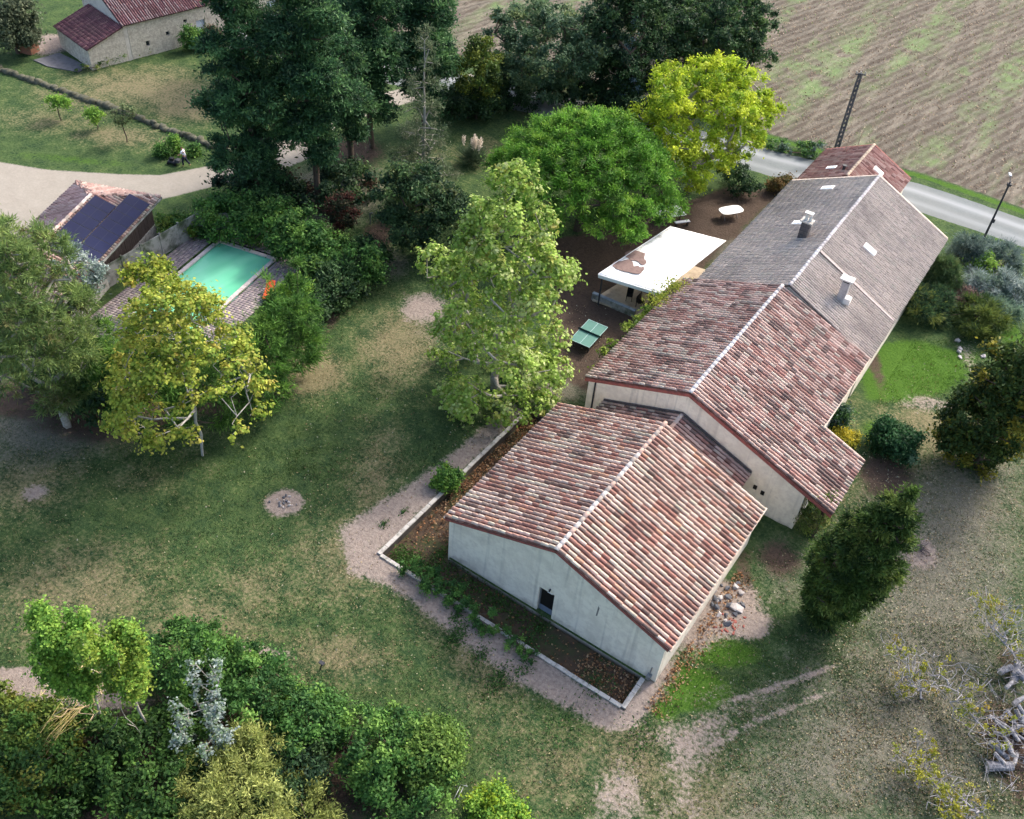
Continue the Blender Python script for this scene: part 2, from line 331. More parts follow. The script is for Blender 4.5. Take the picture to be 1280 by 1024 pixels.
def ground():
    c = .35; i0, i1, j0, j1 = -270, 190, -110, 390
    xs = np.arange(i0, i1+1)*c; ys = np.arange(j0, j1+1)*c
    X, Y = np.meshgrid(xs, ys, indexing='ij')
    Z = .03*np.sin(X*.31+1)*np.cos(Y*.27)+rng.normal(0, .006, X.shape)
    inb = ((X > -2.9) & (X < 13) & (Y > -2.2) & (Y < 13)); Z[inb] = 0
    A, B, D = masks(X, Y)
    furrow = np.sin(((X*math.cos(.267)-Y*math.sin(.267)))*2*math.pi/1.75)*.075+rng.normal(0, .03, X.shape)
    Z += furrow*(B[..., 2] > .6)
    Z += rng.normal(0, .02, X.shape)*((D[..., 0] < .1) & (B[..., 0] < .1) & ~inb)
    V = np.stack([X.ravel(), Y.ravel(), Z.ravel()], 1); ny = len(ys)
    I, J = np.meshgrid(np.arange(len(xs)-1), np.arange(ny-1), indexing='ij'); I = I.ravel(); J = J.ravel()
    Q = np.stack([I*ny+J, (I+1)*ny+J, (I+1)*ny+J+1, I*ny+J+1], 1)
    cx = (xs[I]+c/2); cy = (ys[J]+c/2)
    hole = ((cx > -2.8) & (cx < 12.6) & (cy > -2.1) & (cy < 0)) | ((cx > -2.8) & (cx < .35) & (cy >= 0) & (cy < 12.6))
    p0 = at(273, 300); u1 = np.array([.98, .197]); u2 = np.array([.257, -.966])
    rx, ry = cx-p0[0], cy-p0[1]; a = rx*u1[0]+ry*u1[1]; b = rx*u2[0]+ry*u2[1]
    pool = (a > -.05) & (a < 5.25) & (b > -.05) & (b < 10.6)
    keep = ~hole & ~pool
    m = lambda M, k: M[..., k].ravel()[Q].mean(1)
    zone = np.zeros(len(Q), int)
    zone[m(A, 2) > .55] = 1; zone[m(B, 0) > .5] = 2; zone[m(B, 2) > .5] = 3; zone[m(D, 0) > .5] = 4
    labels = ['lawn', 'dirt_path', 'gravel_drive', 'field', 'road']
    for k, nm in enumerate(labels):
        f = Q[(zone == k) & keep]; used = np.unique(f); remap = np.full(len(V), -1); remap[used] = np.arange(len(used))
        sub = lambda M: M.reshape(-1, 3)[used]
        o = link(nm, np_mesh(nm, V[used], remap[f], groundM, {'A': sub(A), 'B': sub(B), 'D': sub(D)}, smooth=True)); tag(o, kind='structure')
    # far terrain out to the horizon, a ring around the fine sheet
    x0, x1, y0, y1 = xs[0], xs[-1], ys[0], ys[-1]; R = 900
    ox = np.array([-R, x0, x1, R]); oy = np.array([-R, y0, y1, R]); vv = []; ff = []
    for i in range(3):
        for j in range(3):
            if i == 1 and j == 1: continue
            n = len(vv); vv += [(ox[i], oy[j], 0), (ox[i+1], oy[j], 0), (ox[i+1], oy[j+1], 0), (ox[i], oy[j+1], 0)]; ff.append((n, n+1, n+2, n+3))
    vv = np.array(vv); F = np.zeros((len(vv), 3)); FB = F.copy(); FB[:, 2] = (vv[:, 1] > 60)
    tag(link('terrain', np_mesh('terrain', vv, np.array(ff), groundM, {'A': F, 'B': FB, 'D': F})), kind='structure')
    return masks
ground()

soilM = mat('bed_soil', srgb(62, 52, 44), .95, c2=srgb(96, 76, 58), scale=3.5, amt=.9, c3=srgb(52, 66, 36), s3=.8, bump=.9, bscale=9)
def bed():
    for (x0, x1, y0, y1) in ((-2.8, 12.6, -2.1, .0), (-2.8, .35, .0, 12.6)):
        xs = np.linspace(x0, x1, int((x1-x0)/.2)+2); ys = np.linspace(y0, y1, int((y1-y0)/.2)+2)
        X, Y = np.meshgrid(xs, ys, indexing='ij'); Z = -.32+rng.normal(0, .025, X.shape)-(np.clip(.5-X, 0, 3)*.06)
        ny = len(ys); I, J = np.meshgrid(np.arange(len(xs)-1), np.arange(ny-1), indexing='ij'); I = I.ravel(); J = J.ravel()
        Q = np.stack([I*ny+J, (I+1)*ny+J, (I+1)*ny+J+1, I*ny+J+1], 1)
        tag(link('soil', np_mesh('soil', np.stack([X.ravel(), Y.ravel(), Z.ravel()], 1), Q, soilM, smooth=True)), kind='structure')
bed()
# low retaining wall round the sunken bed: capping blocks are parts
rw = empty('low_retaining_wall', (-2.8, -2.1, 0), 0, 'low concrete retaining wall around the sunken bed of the nearest wing', 'wall')
wallM = mat('dark_wall', srgb(92, 86, 80), .95, c2=srgb(48, 46, 42), scale=2, amt=.8, bump=.5)  # wall faces coloured darker than the coping blocks
MB().box((0, 7.3, -.27), (.16, 14.6, .60)).build('wall_face', wallM, rw)
MB().box((7.77, 0, -.29), (15.38, .16, .58)).build('wall_face', wallM, rw)
MB().box((15.3, 1.05, -.28), (.16, 1.94, .59)).build('wall_face', wallM, rw)
def cap_run(x0, y0, x1, y1, wdt, step):
    L = math.hypot(x1-x0, y1-y0); n = max(1, int(L/step)); rz = math.atan2(y1-y0, x1-x0)
    for i in range(n):
        t = (i+.5)/n
        MB().box((x0+(x1-x0)*t+random.uniform(-.01, .01), y0+(y1-y0)*t+random.uniform(-.01, .01), .055+random.uniform(-.01, .012)), (L/n-.02, wdt, .09), rz+random.uniform(-.01, .01)).build('coping_block', concLM, rw, bevel=.012)
MB().box((1.5, 14.6, -.27), (3.2, .16, .60)).build('wall_face', wallM, rw)
cap_run(.14, 0, 15.2, 0, .22, .62); cap_run(15.32, -.02, 15.32, 2.0, .24, .5); cap_run(0, -.02, 0, 14.6, .24, .62)

# ------------------------------------------------------------------ roofs
PAL_RED = [(srgb(206, 188, 174), 6), (srgb(194, 170, 156), 6), (srgb(182, 150, 136), 4), (srgb(168, 122, 108), 3.4), (srgb(146, 94, 82), 2.6), (srgb(186, 140, 112), 1.4), (srgb(118, 80, 72), 1.5), (srgb(72, 58, 56), .8), (srgb(190, 184, 166), 2.0), (srgb(146, 130, 120), 1.8)]
PAL_MID = [(srgb(196, 174, 164), 6), (srgb(182, 154, 144), 6), (srgb(166, 130, 120), 4), (srgb(146, 102, 94), 2.8), (srgb(118, 84, 80), 1.9), (srgb(76, 64, 64), 1.7), (srgb(182, 174, 162), 3), (srgb(114, 100, 96), 1.8)]
PAL_GREY = [(srgb(202, 190, 178), 5), (srgb(188, 176, 166), 5), (srgb(172, 160, 152), 3), (srgb(208, 196, 188), 3), (srgb(142, 134, 134), 1.6), (srgb(180, 164, 156), 1.2), (srgb(164, 166, 154), .8)]
PAL_FAR = [(srgb(168, 134, 126), 5), (srgb(152, 112, 104), 5), (srgb(184, 158, 148), 4), (srgb(120, 76, 72), 2), (srgb(96, 62, 60), 1.5)]
PAL_PINK = [(srgb(176, 148, 142), 5), (srgb(162, 132, 128), 5), (srgb(188, 166, 158), 3), (srgb(138, 106, 102), 2)]
PAL_PURP = [(srgb(118, 78, 84), 5), (srgb(100, 64, 72), 5), (srgb(138, 98, 98), 2), (srgb(150, 110, 104), 1)]
def palette(pal, n, patch=None):
    c = np.array([p[0] for p in pal]); w_ = np.array([p[1] for p in pal], float); w_ /= w_.sum(); k = rng.choice(len(pal), n, p=w_)
    mean = (c*w_[:, None]).sum(0)
    return (c[k]*.72+mean*.28)*rng.uniform(1.04, 1.32, (n, 1))
def tile_local(r=.082, h=.085, L=.42, seg=4):
    """one barrel tile lying along +y, wide end down-slope (y=0)"""
    t = np.linspace(0, math.pi, seg+1); v = []
    for y, s in ((0, 1.0), (L, .86)):
        for a in t: v.append((math.cos(a)*r*s, y, math.sin(a)*h*s+(.014 if y == 0 else -.012)))
    n = seg+1; q = [(i, i+1, n+i+1, n+i) for i in range(seg)]
    cap = [(0, i, i+1) for i in range(1, seg)]
    return np.array(v), np.array(q), np.array(cap)[:, ::-1]
TV, TQ, TC = tile_local()
def place_tiles(name, parent, T, cols, m, V0=TV, Q0=TQ, C0=TC, stuff=True):
    """T list of (origin, ax, ay, az) frames -> one mesh"""
    n = len(T); O = np.array([t[0] for t in T]); Ax = np.array([t[1] for t in T]); Ay = np.array([t[2] for t in T]); Az = np.array([t[3] for t in T])
    V = O[:, None]+V0[None, :, :1]*Ax[:, None]+V0[None, :, 1:2]*Ay[:, None]+V0[None, :, 2:3]*Az[:, None]
    k = len(V0); base = (np.arange(n)*k)[:, None, None]
    F = [(Q0[None]+base).reshape(-1, 4)]
    if C0 is not None: F.append((C0[None]+base).reshape(-1, 3))
    o = link(name, np_mesh(name, V.reshape(-1, 3), F, m, np.repeat(cols, k, 0)), parent)
    if stuff: o['kind'] = 'stuff'
    return o
_variants = {}
def tile_frames(O, a, b, n_, La, Lb, pitch, course, jit=1.0, inside=None):
    """O eave corner, a along the eave, b up the slope, n_ normal"""
    T = []; S = []
    nr = int(La/pitch); nc = int(round(Lb/course)); cr = Lb/nc
    for i in range(nr):
        rowj = random.gauss(0, .006*jit)
        for j in range(nc):
            s = (i+.5)*La/nr+rowj+random.gauss(0, .006*jit); t = j*cr+random.gauss(0, .010*jit)
            if inside and not inside(s, t): continue
            ang = random.gauss(0, .02*jit); ax = a*math.cos(ang)+b*math.sin(ang); ay = b*math.cos(ang)-a*math.sin(ang)
            kx = .50+pitch*2.3 if pitch > .25 else .84; T.append((O+a*s+b*(t-.02)+n_*(.022+random.gauss(0, .004*jit)), ax*kx, ay*(course/.36), n_*kx)); S.append((s, t))
    return T, np.array(S)
def var_colors(S, pal, freq=.5):
    """palette colours with slow drifts so that patches of a roof weather alike"""
    c = palette(pal, len(S)); s, t = S[:, 0], S[:, 1]
    d = np.sin(s*freq*1.7+t*.9+1)*np.cos(t*freq*2.1-s*.33)+.5*np.sin(s*2.9*freq-t*1.3)
    c *= (1+.07*d)[:, None]
    run = rng.random(len(S)) < .18                       # a whole run of tiles laid at the same time
    for i in np.where(run)[0]:
        c[i:i+rng.integers(2, 4)] = c[i]
    return c
def roof_plane(parent, O, a, b, La, Lb, pal, m, deck, pitch=.2, course=.36, single=0, near=None, inside=None, thick=.08):
    O = np.array(O, float); a = np.array(a, float); b = np.array(b, float); a /= np.linalg.norm(a); b /= np.linalg.norm(b); n_ = np.cross(a, b)
    if n_[2] < 0: n_ = -n_
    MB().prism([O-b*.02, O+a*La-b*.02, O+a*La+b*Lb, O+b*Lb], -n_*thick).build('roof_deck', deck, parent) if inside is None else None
    T, S = tile_frames(O, a, b, n_, La, Lb, pitch, course, inside=inside)
    C = var_colors(S, pal)
    return T, C
def finish_tiles(parent, T, C, m, single=0, flatc=0.0):
    """the tiles showing largest as single parts, the rest as one stuff part"""
    if m is tileGM: C = C*.5+C.mean(0)*.5
    if single:
        d = np.array([np.linalg.norm(t[0]-CAM) for t in T]); order = np.argsort(d); pick = order[:single]; rest = order[single:]
        key = 'tilevar'+m.name
        if key not in _variants:
            _variants[key] = []
            for c in [p[0] for p in PAL_RED]:
                mean_ = np.mean([p[0] for p in PAL_RED[:5]], axis=0); c = np.array(c)*.66+mean_*.34
                for k in (1.08, 1.27): _variants[key].append((np.array(c)*k, np_mesh('roof_tile', TV, [TQ, TC], m, np.repeat(np.array([c])*k, len(TV), 0))))
        vs = _variants[key]
        for i in pick:
            O, ax, ay, az = T[i]; k = int(np.argmin([np.abs(v[0]-C[i]).sum() for v in vs]))
            o = link('roof_tile', vs[k][1], parent)
            o.matrix_local = Matrix(((ax[0], ay[0], az[0], O[0]), (ax[1], ay[1], az[1], O[1]), (ax[2], ay[2], az[2], O[2]), (0, 0, 0, 1)))
    else: rest = np.arange(len(T))
    place_tiles('roof_tiles', parent, [T[i] for i in rest], C[rest], m)
RV, RQ, RC = tile_local(.13, .11, .46, 6)
def ridge(parent, p, q, pal, m, single=True, step=.42):
    p = np.array(p, float); q = np.array(q, float); L = np.linalg.norm(q-p); d = (q-p)/L; n = int(L/step); ax = np.cross(d, (0, 0, 1.)); ax /= np.linalg.norm(ax); az = np.cross(ax, d)
    C = palette(pal, n)
    T = [(p+d*(i*L/n)+az*.02+rng.normal(0, .006, 3), ax, d, az) for i in range(n)]
    if not single: return place_tiles('ridge_tiles', parent, T, C, m, RV, RQ, RC)
    vs = [np_mesh('ridge_tile', RV, [RQ, RC], m, np.repeat(palette(pal, 1), len(RV), 0)) for _ in range(6)]
    for t in T:
        O, ax, ay, az = t; o = link('ridge_tile', random.choice(vs), parent)
        o.matrix_local = Matrix(((ax[0], ay[0], az[0], O[0]), (ax[1], ay[1], az[1], O[1]), (ax[2], ay[2], az[2], O[2]), (0, 0, 0, 1)))
RIDGE_PAL = [(srgb(204, 188, 176), 3), (srgb(210, 200, 190), 3), (srgb(196, 160, 142), 2), (srgb(150, 140, 130), 1)]
WHITE_RIDGE = [(srgb(208, 200, 196), 4), (srgb(220, 214, 210), 3), (srgb(180, 168, 162), 1)]

def gable_roof(parent, x0, xr, x1, y0, y1, ze0, zr, ze1, pal, m, deck, single=0, inside=None, pitch=.2, course=.36, ridge_pal=RIDGE_PAL, singles_ridge=True, fascia=True, holes=None):
    """roof with ridge along y; left eave x0/ze0, ridge xr/zr, right eave x1/ze1"""
    T = []; C = []
    for (xe, ze) in ((x0, ze0), (x1, ze1)):
        if xe is None: continue
        b = np.array([xr-xe, 0, zr-ze]); Lb = np.linalg.norm(b)
        t, c = roof_plane(parent, (xe, y0, ze), (0, 1, 0), b, y1-y0, Lb-.03, pal, m, deck, pitch, course)
        T += t; C.append(c)
        if fascia:   # verge board and under-eave tiles on both gables, gutter-like pale edge on the eave
            bu = b/Lb; n_ = np.array([-bu[2], 0, bu[0]]); n_ = n_ if n_[2] > 0 else -n_
            for yy in (y0-.02, y1-.06):
                o = np.array([xe, yy, ze]); MB().prism([o-n_*.20, o+bu*(Lb-.01)-n_*.20, o+bu*(Lb-.01)-n_*.082, o-n_*.082], (0, .08, 0)).build('verge_board', fasciaM, parent)
            for i in range(int(Lb/.4)):   # verge tiles
                pass
            sx = -1 if xe < xr else 1
            MB().tube((xe+sx*.03, y0-.03, ze-.03), (xe+sx*.03, y1+.03, ze-.03), .055, k=6).build('gutter', creamM, parent)
    finish_tiles(parent, T, np.concatenate(C), m, single)
    ridge(parent, (xr, y0-.02, zr+.03), (xr, y1, zr+.03), ridge_pal, tileM, singles_ridge)

def house_walls(parent, x0, x1, y0, y1, zl, xr, zr, zrt, m, zb=-.5, skip_front=False):
    """closed body: gable ends y0, y1; left wall height zl, ridge, right wall height zrt"""
    t = .25
    prof = [(x0, zb), (x1, zb), (x1, zrt), (xr, zr), (x0, zl)]
    if not skip_front: MB().prism([(x, y0, z) for x, z in prof], (0, t, 0)).build('gable_wall', m, parent)
    MB().prism([(x, y1-t, z) for x, z in prof], (0, t, 0)).build('gable_wall', m, parent)
    MB().box(((x0+t/2), (y0+y1)/2, (zb+zl)/2), (t, y1-y0-2*t, zl-zb)).build('side_wall', m, parent)
    MB().box(((x1-t/2), (y0+y1)/2, (zb+zrt)/2), (t, y1-y0-2*t, zrt-zb)).build('side_wall', m, parent)

# --- nearest wing
W_, L_, ZE, ZR = 13.34, 11.2, 3.18, 5.575
nh = empty('tiled_annex', (0, 0, 0), 0, 'nearest white rendered wing with a pink tiled gable roof and small dark door', 'house')
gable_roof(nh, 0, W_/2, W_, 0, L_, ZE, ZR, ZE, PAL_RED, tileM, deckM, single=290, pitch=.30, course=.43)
sl_ = (ZR-ZE)/(W_/2)
house_walls(nh, .22, W_-.25, .16, L_-.12, ZE+.22*sl_-.13, W_/2, ZR-.12, ZE+.25*sl_-.13, renderM, skip_front=True)
# front gable in pieces round the door opening
dx0, dx1, dz0, dz1 = 6.0, 6.92, -.28, 2.0
zt = lambda x: (ZE+x*sl_ if x < W_/2 else ZE+(W_-x)*sl_)-.13
MB().prism([(.22, .12, -.5), (dx0, .12, -.5), (dx0, .12, zt(dx0)), (.22, .12, zt(.22))], (0, .25, 0)).build('gable_wall', renderM, nh)
MB().prism([(dx1, .12, -.5), (W_-.25, .12, -.5), (W_-.25, .12, zt(W_-.25)), (dx1, .12, zt(dx1))], (0, .25, 0)).build('gable_wall', renderM, nh)
MB().prism([(dx0, .12, dz1), (dx1, .12, dz1), (dx1, .12, zt(dx1)), (W_/2, .12, zt(W_/2)), (dx0, .12, zt(dx0))], (0, .25, 0)).build('gable_wall', renderM, nh)
MB().box(((dx0+dx1)/2, .245, (-.5+dz0)/2), (dx1-dx0, .25, dz0+.5)).build('gable_wall', renderM, nh)
dr = MB().box(((dx0+dx1)/2, .34, (dz0+dz1)/2), (dx1-dx0-.14, .05, dz1-dz0-.1)).build('door', darkM, nh)
fr = MB().box((dx0+.04, .30, (dz0+dz1)/2), (.07, .1, dz1-dz0)).box((dx1-.04, .30, (dz0+dz1)/2), (.07, .1, dz1-dz0)).box(((dx0+dx1)/2, .30, dz1-.04), (dx1-dx0-.16, .1, .07)).build('door_frame', metalM, dr)
MB().box(((dx0+dx1)/2, .30, .1), (dx1-dx0-.16, .03, .62)).build('door_panel', mat('blue_grey_paint', srgb(112, 122, 138), .5), dr)
MB().box(((dx0+dx1)/2+.1, .30, 1.78), (.3, .03, .18)).build('paper_note', whiteM, dr)
MB().box(((dx0+dx1)/2+.18, .06, 2.28), (.08, .12, .1)).tube(((dx0+dx1)/2+.18, .02, 2.2), ((dx0+dx1)/2+.18, -.04, 2.3), .03).build('wall_lamp', darkMetal, nh)
stainM = mat('damp_stain', srgb(120, 116, 112), .95, c2=srgb(150, 148, 146), scale=3, amt=.5)
MB().prism([(9.3, .117, 2.35), (9.38, .117, 2.36), (9.42, .117, 3.05), (9.34, .117, 3.2)], (0, .004, 0)).build('stain', stainM, nh)
MB().box((12.75, -.02, .35), (.22, .24, .26)).tube((12.75, -.02, .48), (12.75, .1, 1.0), .03).build('meter_box', metalM, nh)

# --- link roof between the two wings
lk = empty('link_building', (0, 0, 0), 0, 'low narrow tiled link roof between the nearest wing and the middle wing', 'house')
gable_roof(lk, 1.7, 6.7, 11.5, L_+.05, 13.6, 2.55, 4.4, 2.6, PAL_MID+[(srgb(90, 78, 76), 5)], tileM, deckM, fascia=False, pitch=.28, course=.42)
MB().box((1.98, 12.35, .95), (.2, 2.2, 2.9)).build('side_wall', renderM, lk); MB().box((11.2, 12.35, .95), (.2, 2.2, 2.9)).build('side_wall', renderM, lk)
leadM = mat('lead_flashing', srgb(78, 76, 80), .7, c2=srgb(110, 106, 108), scale=6)
for (xa, za, xb, zb_) in ((1.7, 2.6, 6.7, 4.46), (6.7, 4.46, 11.5, 2.66)):
    MB().prism([(xa, 13.58, za+.02), (xb, 13.58, zb_+.02), (xb, 13.58, zb_+.16), (xa, 13.58, za+.16)], (0, .06, 0)).build('flashing', leadM, lk)

# --- middle wing
MX, MW, MY, ML, MZ, MR = .276, 6.56, 13.568, 13.117, 3.773, 6.232
mh = empty('farmhouse_wing', (0, 0, 0), 0, 'middle white rendered wing with a broad pink tiled roof and long cat-slide', 'house')
sm = (MR-MZ)/MW; XR = MX+MW; XE = XR+6.71; ZEr = MR-6.71*sm
XL, YL = 16.4, 5.2   # cat-slide eave x, length along y
T = []; C = []
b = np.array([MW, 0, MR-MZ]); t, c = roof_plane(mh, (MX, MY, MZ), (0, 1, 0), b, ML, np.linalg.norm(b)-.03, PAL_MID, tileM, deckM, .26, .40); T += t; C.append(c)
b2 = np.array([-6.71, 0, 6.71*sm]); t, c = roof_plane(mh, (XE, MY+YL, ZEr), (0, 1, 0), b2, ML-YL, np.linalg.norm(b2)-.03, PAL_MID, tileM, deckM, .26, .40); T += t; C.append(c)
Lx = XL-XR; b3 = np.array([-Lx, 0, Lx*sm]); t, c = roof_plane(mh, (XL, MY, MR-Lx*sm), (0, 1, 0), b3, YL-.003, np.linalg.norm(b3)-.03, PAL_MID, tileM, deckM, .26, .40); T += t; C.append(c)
finish_tiles(mh, T, np.concatenate(C), tileM, 0)
ridge(mh, (XR, MY-.02, MR+.03), (XR, MY+ML, MR+.03), WHITE_RIDGE, tileM, True)
for (xa, za, xb, zb_) in ((MX, MZ, XR, MR), (XR, MR, XL, MR-Lx*sm)):
    MB().prism([(xa, MY-.03, za-.30), (xb, MY-.03, zb_-.30), (xb, MY-.03, zb_-.085), (xa, MY-.03, za-.085)], (0, .09, 0)).build('verge_board', fasciaM, mh)
MB().tube((XE+.05, MY+YL, ZEr-.03), (XE+.05, MY+ML, ZEr-.03), .055, k=6).build('gutter', creamM, mh)
MB().prism([(XE, MY+YL+.003, ZEr-.2), (XL, MY+YL+.003, MR-Lx*sm-.2), (XL, MY+YL+.003, MR-Lx*sm+.03), (XE, MY+YL+.003, ZEr+.03)], (0, .06, 0)).build('verge_board', creamM, mh)
MB().prism([(MX+.2, MY+.12, -.5), (14.7, MY+.12, -.5), (14.7, MY+.12, MR-(14.7-XR)*sm-.14), (XR, MY+.12, MR-.14), (MX+.2, MY+.12, MZ+.2*sm-.14)], (0, .3, 0)).build('gable_wall', renderM, mh)
MB().box((MX+.33, MY+ML/2+.2, 1.65), (.26, ML-.7, 4.2)).build('side_wall', renderM, mh)
MB().box((XE-.4, MY+YL+3.9, 1.45), (.26, ML-YL-.4, 3.9)).build('side_wall', renderM, mh)
MB().box((14.6, MY+2.8, 1.2), (.2, 4.6, 3.0)).build('side_wall', renderM, mh)
MB().box((15.9, MY+YL-.3, 1.0), (.18, .18, 2.9)).box((15.9, MY+.4, .9), (.18, .18, 3.0)).build('post', woodM, mh)
MB().tube((.964, MY+.06, MZ-.12), (.964, MY+.06, 1.2), .055).build('downpipe', darkMetal, mh)
for q in ((11.95, 1.75), (12.45, 1.6)): MB().box((q[0], MY+.10, q[1]), (.22, .04, .3)).build('vent_hole', darkM, mh)

# --- grey-roofed long wing
gh = empty('long_barn_wing', (.947, 26.69, 0), .012, 'long wing with weathered grey tiled roof, two chimneys and skylights', 'house')
GW, GL, GZ, GR = 6.33, 17.9, 3.56, 6.395
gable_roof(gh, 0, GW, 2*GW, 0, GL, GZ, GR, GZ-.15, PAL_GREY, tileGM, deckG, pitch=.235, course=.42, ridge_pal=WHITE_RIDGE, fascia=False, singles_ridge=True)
house_walls(gh, .25, 2*GW-.3, .1, GL-.25, GZ-.05, GW, GR-.13, GZ-.2, renderM)
sg = (GR-GZ)/GW
for i, (xa, za, xb, zb_) in enumerate(((0, GZ, GW, GR), (GW, GR, 2*GW, GZ-.15))):
    MB().prism([(xa, GL-.06, za-.2), (xb, GL-.06, zb_-.2), (xb, GL-.06, zb_+.10), (xa, GL-.06, za+.10)], (0, .16, 0)).build('verge_board', creamM, gh)
MB().prism([(GW+.2, 4.9, GR+.04), (2*GW-.1, 4.9, GZ-.05), (2*GW-.1, 4.9, GZ+.03), (GW+.2, 4.9, GR+.12)], (0, .22, 0)).build('roof_joint', tileM_j := mat('roof_joint', srgb(172, 160, 156), .9, c2=srgb(130, 120, 118), scale=6), gh)
def gz(x): return GR-abs(x-GW)*sg
def on_g(u, v):
    """plan position on the grey roof seen at a photo pixel"""
    z = 5.0
    for _ in range(12):
        p = at(u, v, z); q = gloc(p); z = gz(q[0])
    return q
def gloc(p):
    c, s = math.cos(-.012), math.sin(-.012); X, Y = p[0]-.947, p[1]-26.69; return (c*X-s*Y, s*X+c*Y)
def skylight(parent, x, y, w_, l_, z, slope, side):
    """side -1: slope rising towards +x, 1: falling towards +x"""
    a = math.atan(slope)*(-side); ty = Matrix.Rotation(-a, 3, 'Y') if side else None
    f = MB().box((x, y, z+.09), (l_, w_, .07), 0, ty).build('skylight', whiteM, parent)
    MB().box((x, y, z+.135), (l_-.14, w_-.14, .03), 0, ty).build('pane', skyGlass, f)
for u, v, wd, ln in ((1087, 313, .62, 1.0), (1034, 236, .62, .95), (998, 279.5, .6, .9)):
    q = on_g(u, v); skylight(gh, q[0], q[1], wd, ln, gz(q[0]), sg, -1 if q[0] < GW else 1)
# chimneys
brickM = mat('chimney_brick', srgb(96, 94, 96), .9, c2=srgb(62, 60, 62), scale=6, amt=.8, bump=.5)
rendW = mat('white_render', srgb(215, 213, 210), .9, c2=srgb(180, 178, 176), scale=3, amt=.3)
q = on_g(1003, 297); zc = gz(q[0])
ch = MB().box((q[0], q[1], zc+.55), (.62, .5, 1.5)).build('chimney', brickM, gh)
for k in range(3): MB().box((q[0], q[1], zc+.35+k*.32), (.65, .53, .03)).build('brick_course', darkMetal, ch)
MB().box((q[0], q[1], zc+1.36), (.86, .7, .1)).build('slab', concLM, ch)
MB().tube((q[0]-.12, q[1], zc+1.41), (q[0]-.12, q[1], zc+1.85), .13, .1).tube((q[0]+.16, q[1], zc+1.41), (q[0]+.16, q[1], zc+1.8), .12, .09).build('chimney_pot', rendW, ch)
MB().box((q[0]-.02, q[1], zc+1.98), (.62, .42, .05)).tube((q[0]-.12, q[1], zc+1.8), (q[0]-.12, q[1], zc+1.97), .03).build('cowl', metalM, ch)
q = on_g(1051, 374); zc = gz(q[0])
ch = MB().box((q[0], q[1], zc+.6), (.5, .46, 1.6)).build('chimney', mat('grey_render', srgb(172, 170, 172), .9, c2=srgb(140, 138, 140), scale=3), gh)
MB().box((q[0]+.42, q[1]-.02, zc+.12), (.42, .5, .42)).build('flashing_box', rendW, ch)
MB().box((q[0]-.0, q[1], zc+1.46), (.42, .38, .14)).build('flue', darkM, ch)
MB().box((q[0]-.02, q[1], zc+1.62), (.86, .66, .12)).build('slab', rendW, ch)

# --- far red-roofed house
fh = empty('roadside_house', (1.05, 44.9, 0), .006, 'far end house with darker red tiled roof beside the road', 'house')
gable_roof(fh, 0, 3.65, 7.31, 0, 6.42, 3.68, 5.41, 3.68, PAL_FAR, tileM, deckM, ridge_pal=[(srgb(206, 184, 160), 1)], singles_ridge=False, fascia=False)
house_walls(fh, .2, 7.1, .15, 6.25, 3.62, 3.65, 5.3, 3.62, renderM)
for xa, za, xb, zb_ in ((0, 3.68, 3.65, 5.41), (3.65, 5.41, 7.31, 3.68)):
    MB().prism([(xa, 6.36, za-.2), (xb, 6.36, zb_-.2), (xb, 6.36, zb_+.09), (xa, 6.36, za+.09)], (0, .1, 0)).build('verge_board', fasciaM, fh)
skylight(fh, 5.15, 3.7, .55, .9, 5.41-1.5*.474, .474, 1); skylight(fh, 1.9, 1.9, .5, .8, 3.68+1.9*.474, .474, -1)
MB().tube((3.0, 1.2, 5.0), (3.0, 1.2, 5.5), .12).box((3.0, 1.2, 5.55), (.3, .3, .06)).build('vent_pipe', darkMetal, fh)
for (u, v, v2) in ((1057, 188, 172), (1071, 186, 169)):
    p = at(u, v, 4.7); a_ = MB().tube((0, 0, -.4), (0, 0, 1.7), .03, k=6)
    for k in range(4): a_.tube((-.35+.04*k, 0, 1.65-.0*k), (.35-.04*k, 0, 1.65), .012, k=4) if k == 0 else a_.tube((-.25, -.15*k, 1.62), (.25, -.15*k, 1.62), .012, k=4)
    a_.tube((0, .1, 1.62), (0, -.55, 1.62), .015, k=4)
    o = a_.build('tv_antenna', mat('beige_metal', srgb(176, 160, 140), .6)); o.location = p
    tag(o, 'thin television aerial standing %s on the far red roof' % ('left of its twin' if u < 1060 else 'right of its twin, nearer the ridge'), 'antenna', 'aerials on the far roof')

# ------------------------------------------------------------------ pool shed with solar panels
SD = np.array([.386, -.9225]); SN = np.array([.9225, .386]); SR = np.array([-35.12, 11.66])  # front eave direction, outward normal, right front corner
sh = empty('pool_shed', (SR[0], SR[1], 0), math.atan2(SD[1], SD[0]), 'brown boarded outbuilding with hipped pink tile roof and solar panels', 'shed')
# local frame: x along front eave, y = inward (-outward normal): rotate check
DP, LN, EZ, RZ = 6.6, 13.5, 3.0, 4.42
# local +y is the direction 90deg ccw of SD = (.9225,.386) = outward, so inward is -y
def hip_face(O, a, b, La, Lb, lo, hi):
    f = lambda s, t: (lo(t)-.05 < s < hi(t)+.05)
    O = np.array(O, float); a = np.array(a, float); b = np.array(b, float); b /= np.linalg.norm(b); n_ = np.cross(a, b); n_ = n_ if n_[2] > 0 else -n_
    p = [O+a*lo(0), O+a*hi(0), O+a*hi(Lb)+b*Lb, O+a*lo(Lb)+b*Lb]
    if abs(hi(Lb)-lo(Lb)) < .02: p = p[:3]
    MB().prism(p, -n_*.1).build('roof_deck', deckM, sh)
    T, S = tile_frames(O, a, b, n_, La, Lb, .27, .38, inside=f); return T, var_colors(S, PAL_PINK if a[0] == 0 or O[1] < -1 else PAL_MID)
hb = math.hypot(DP/2, RZ-EZ); kk = (DP/2)/hb; T = []; C = []
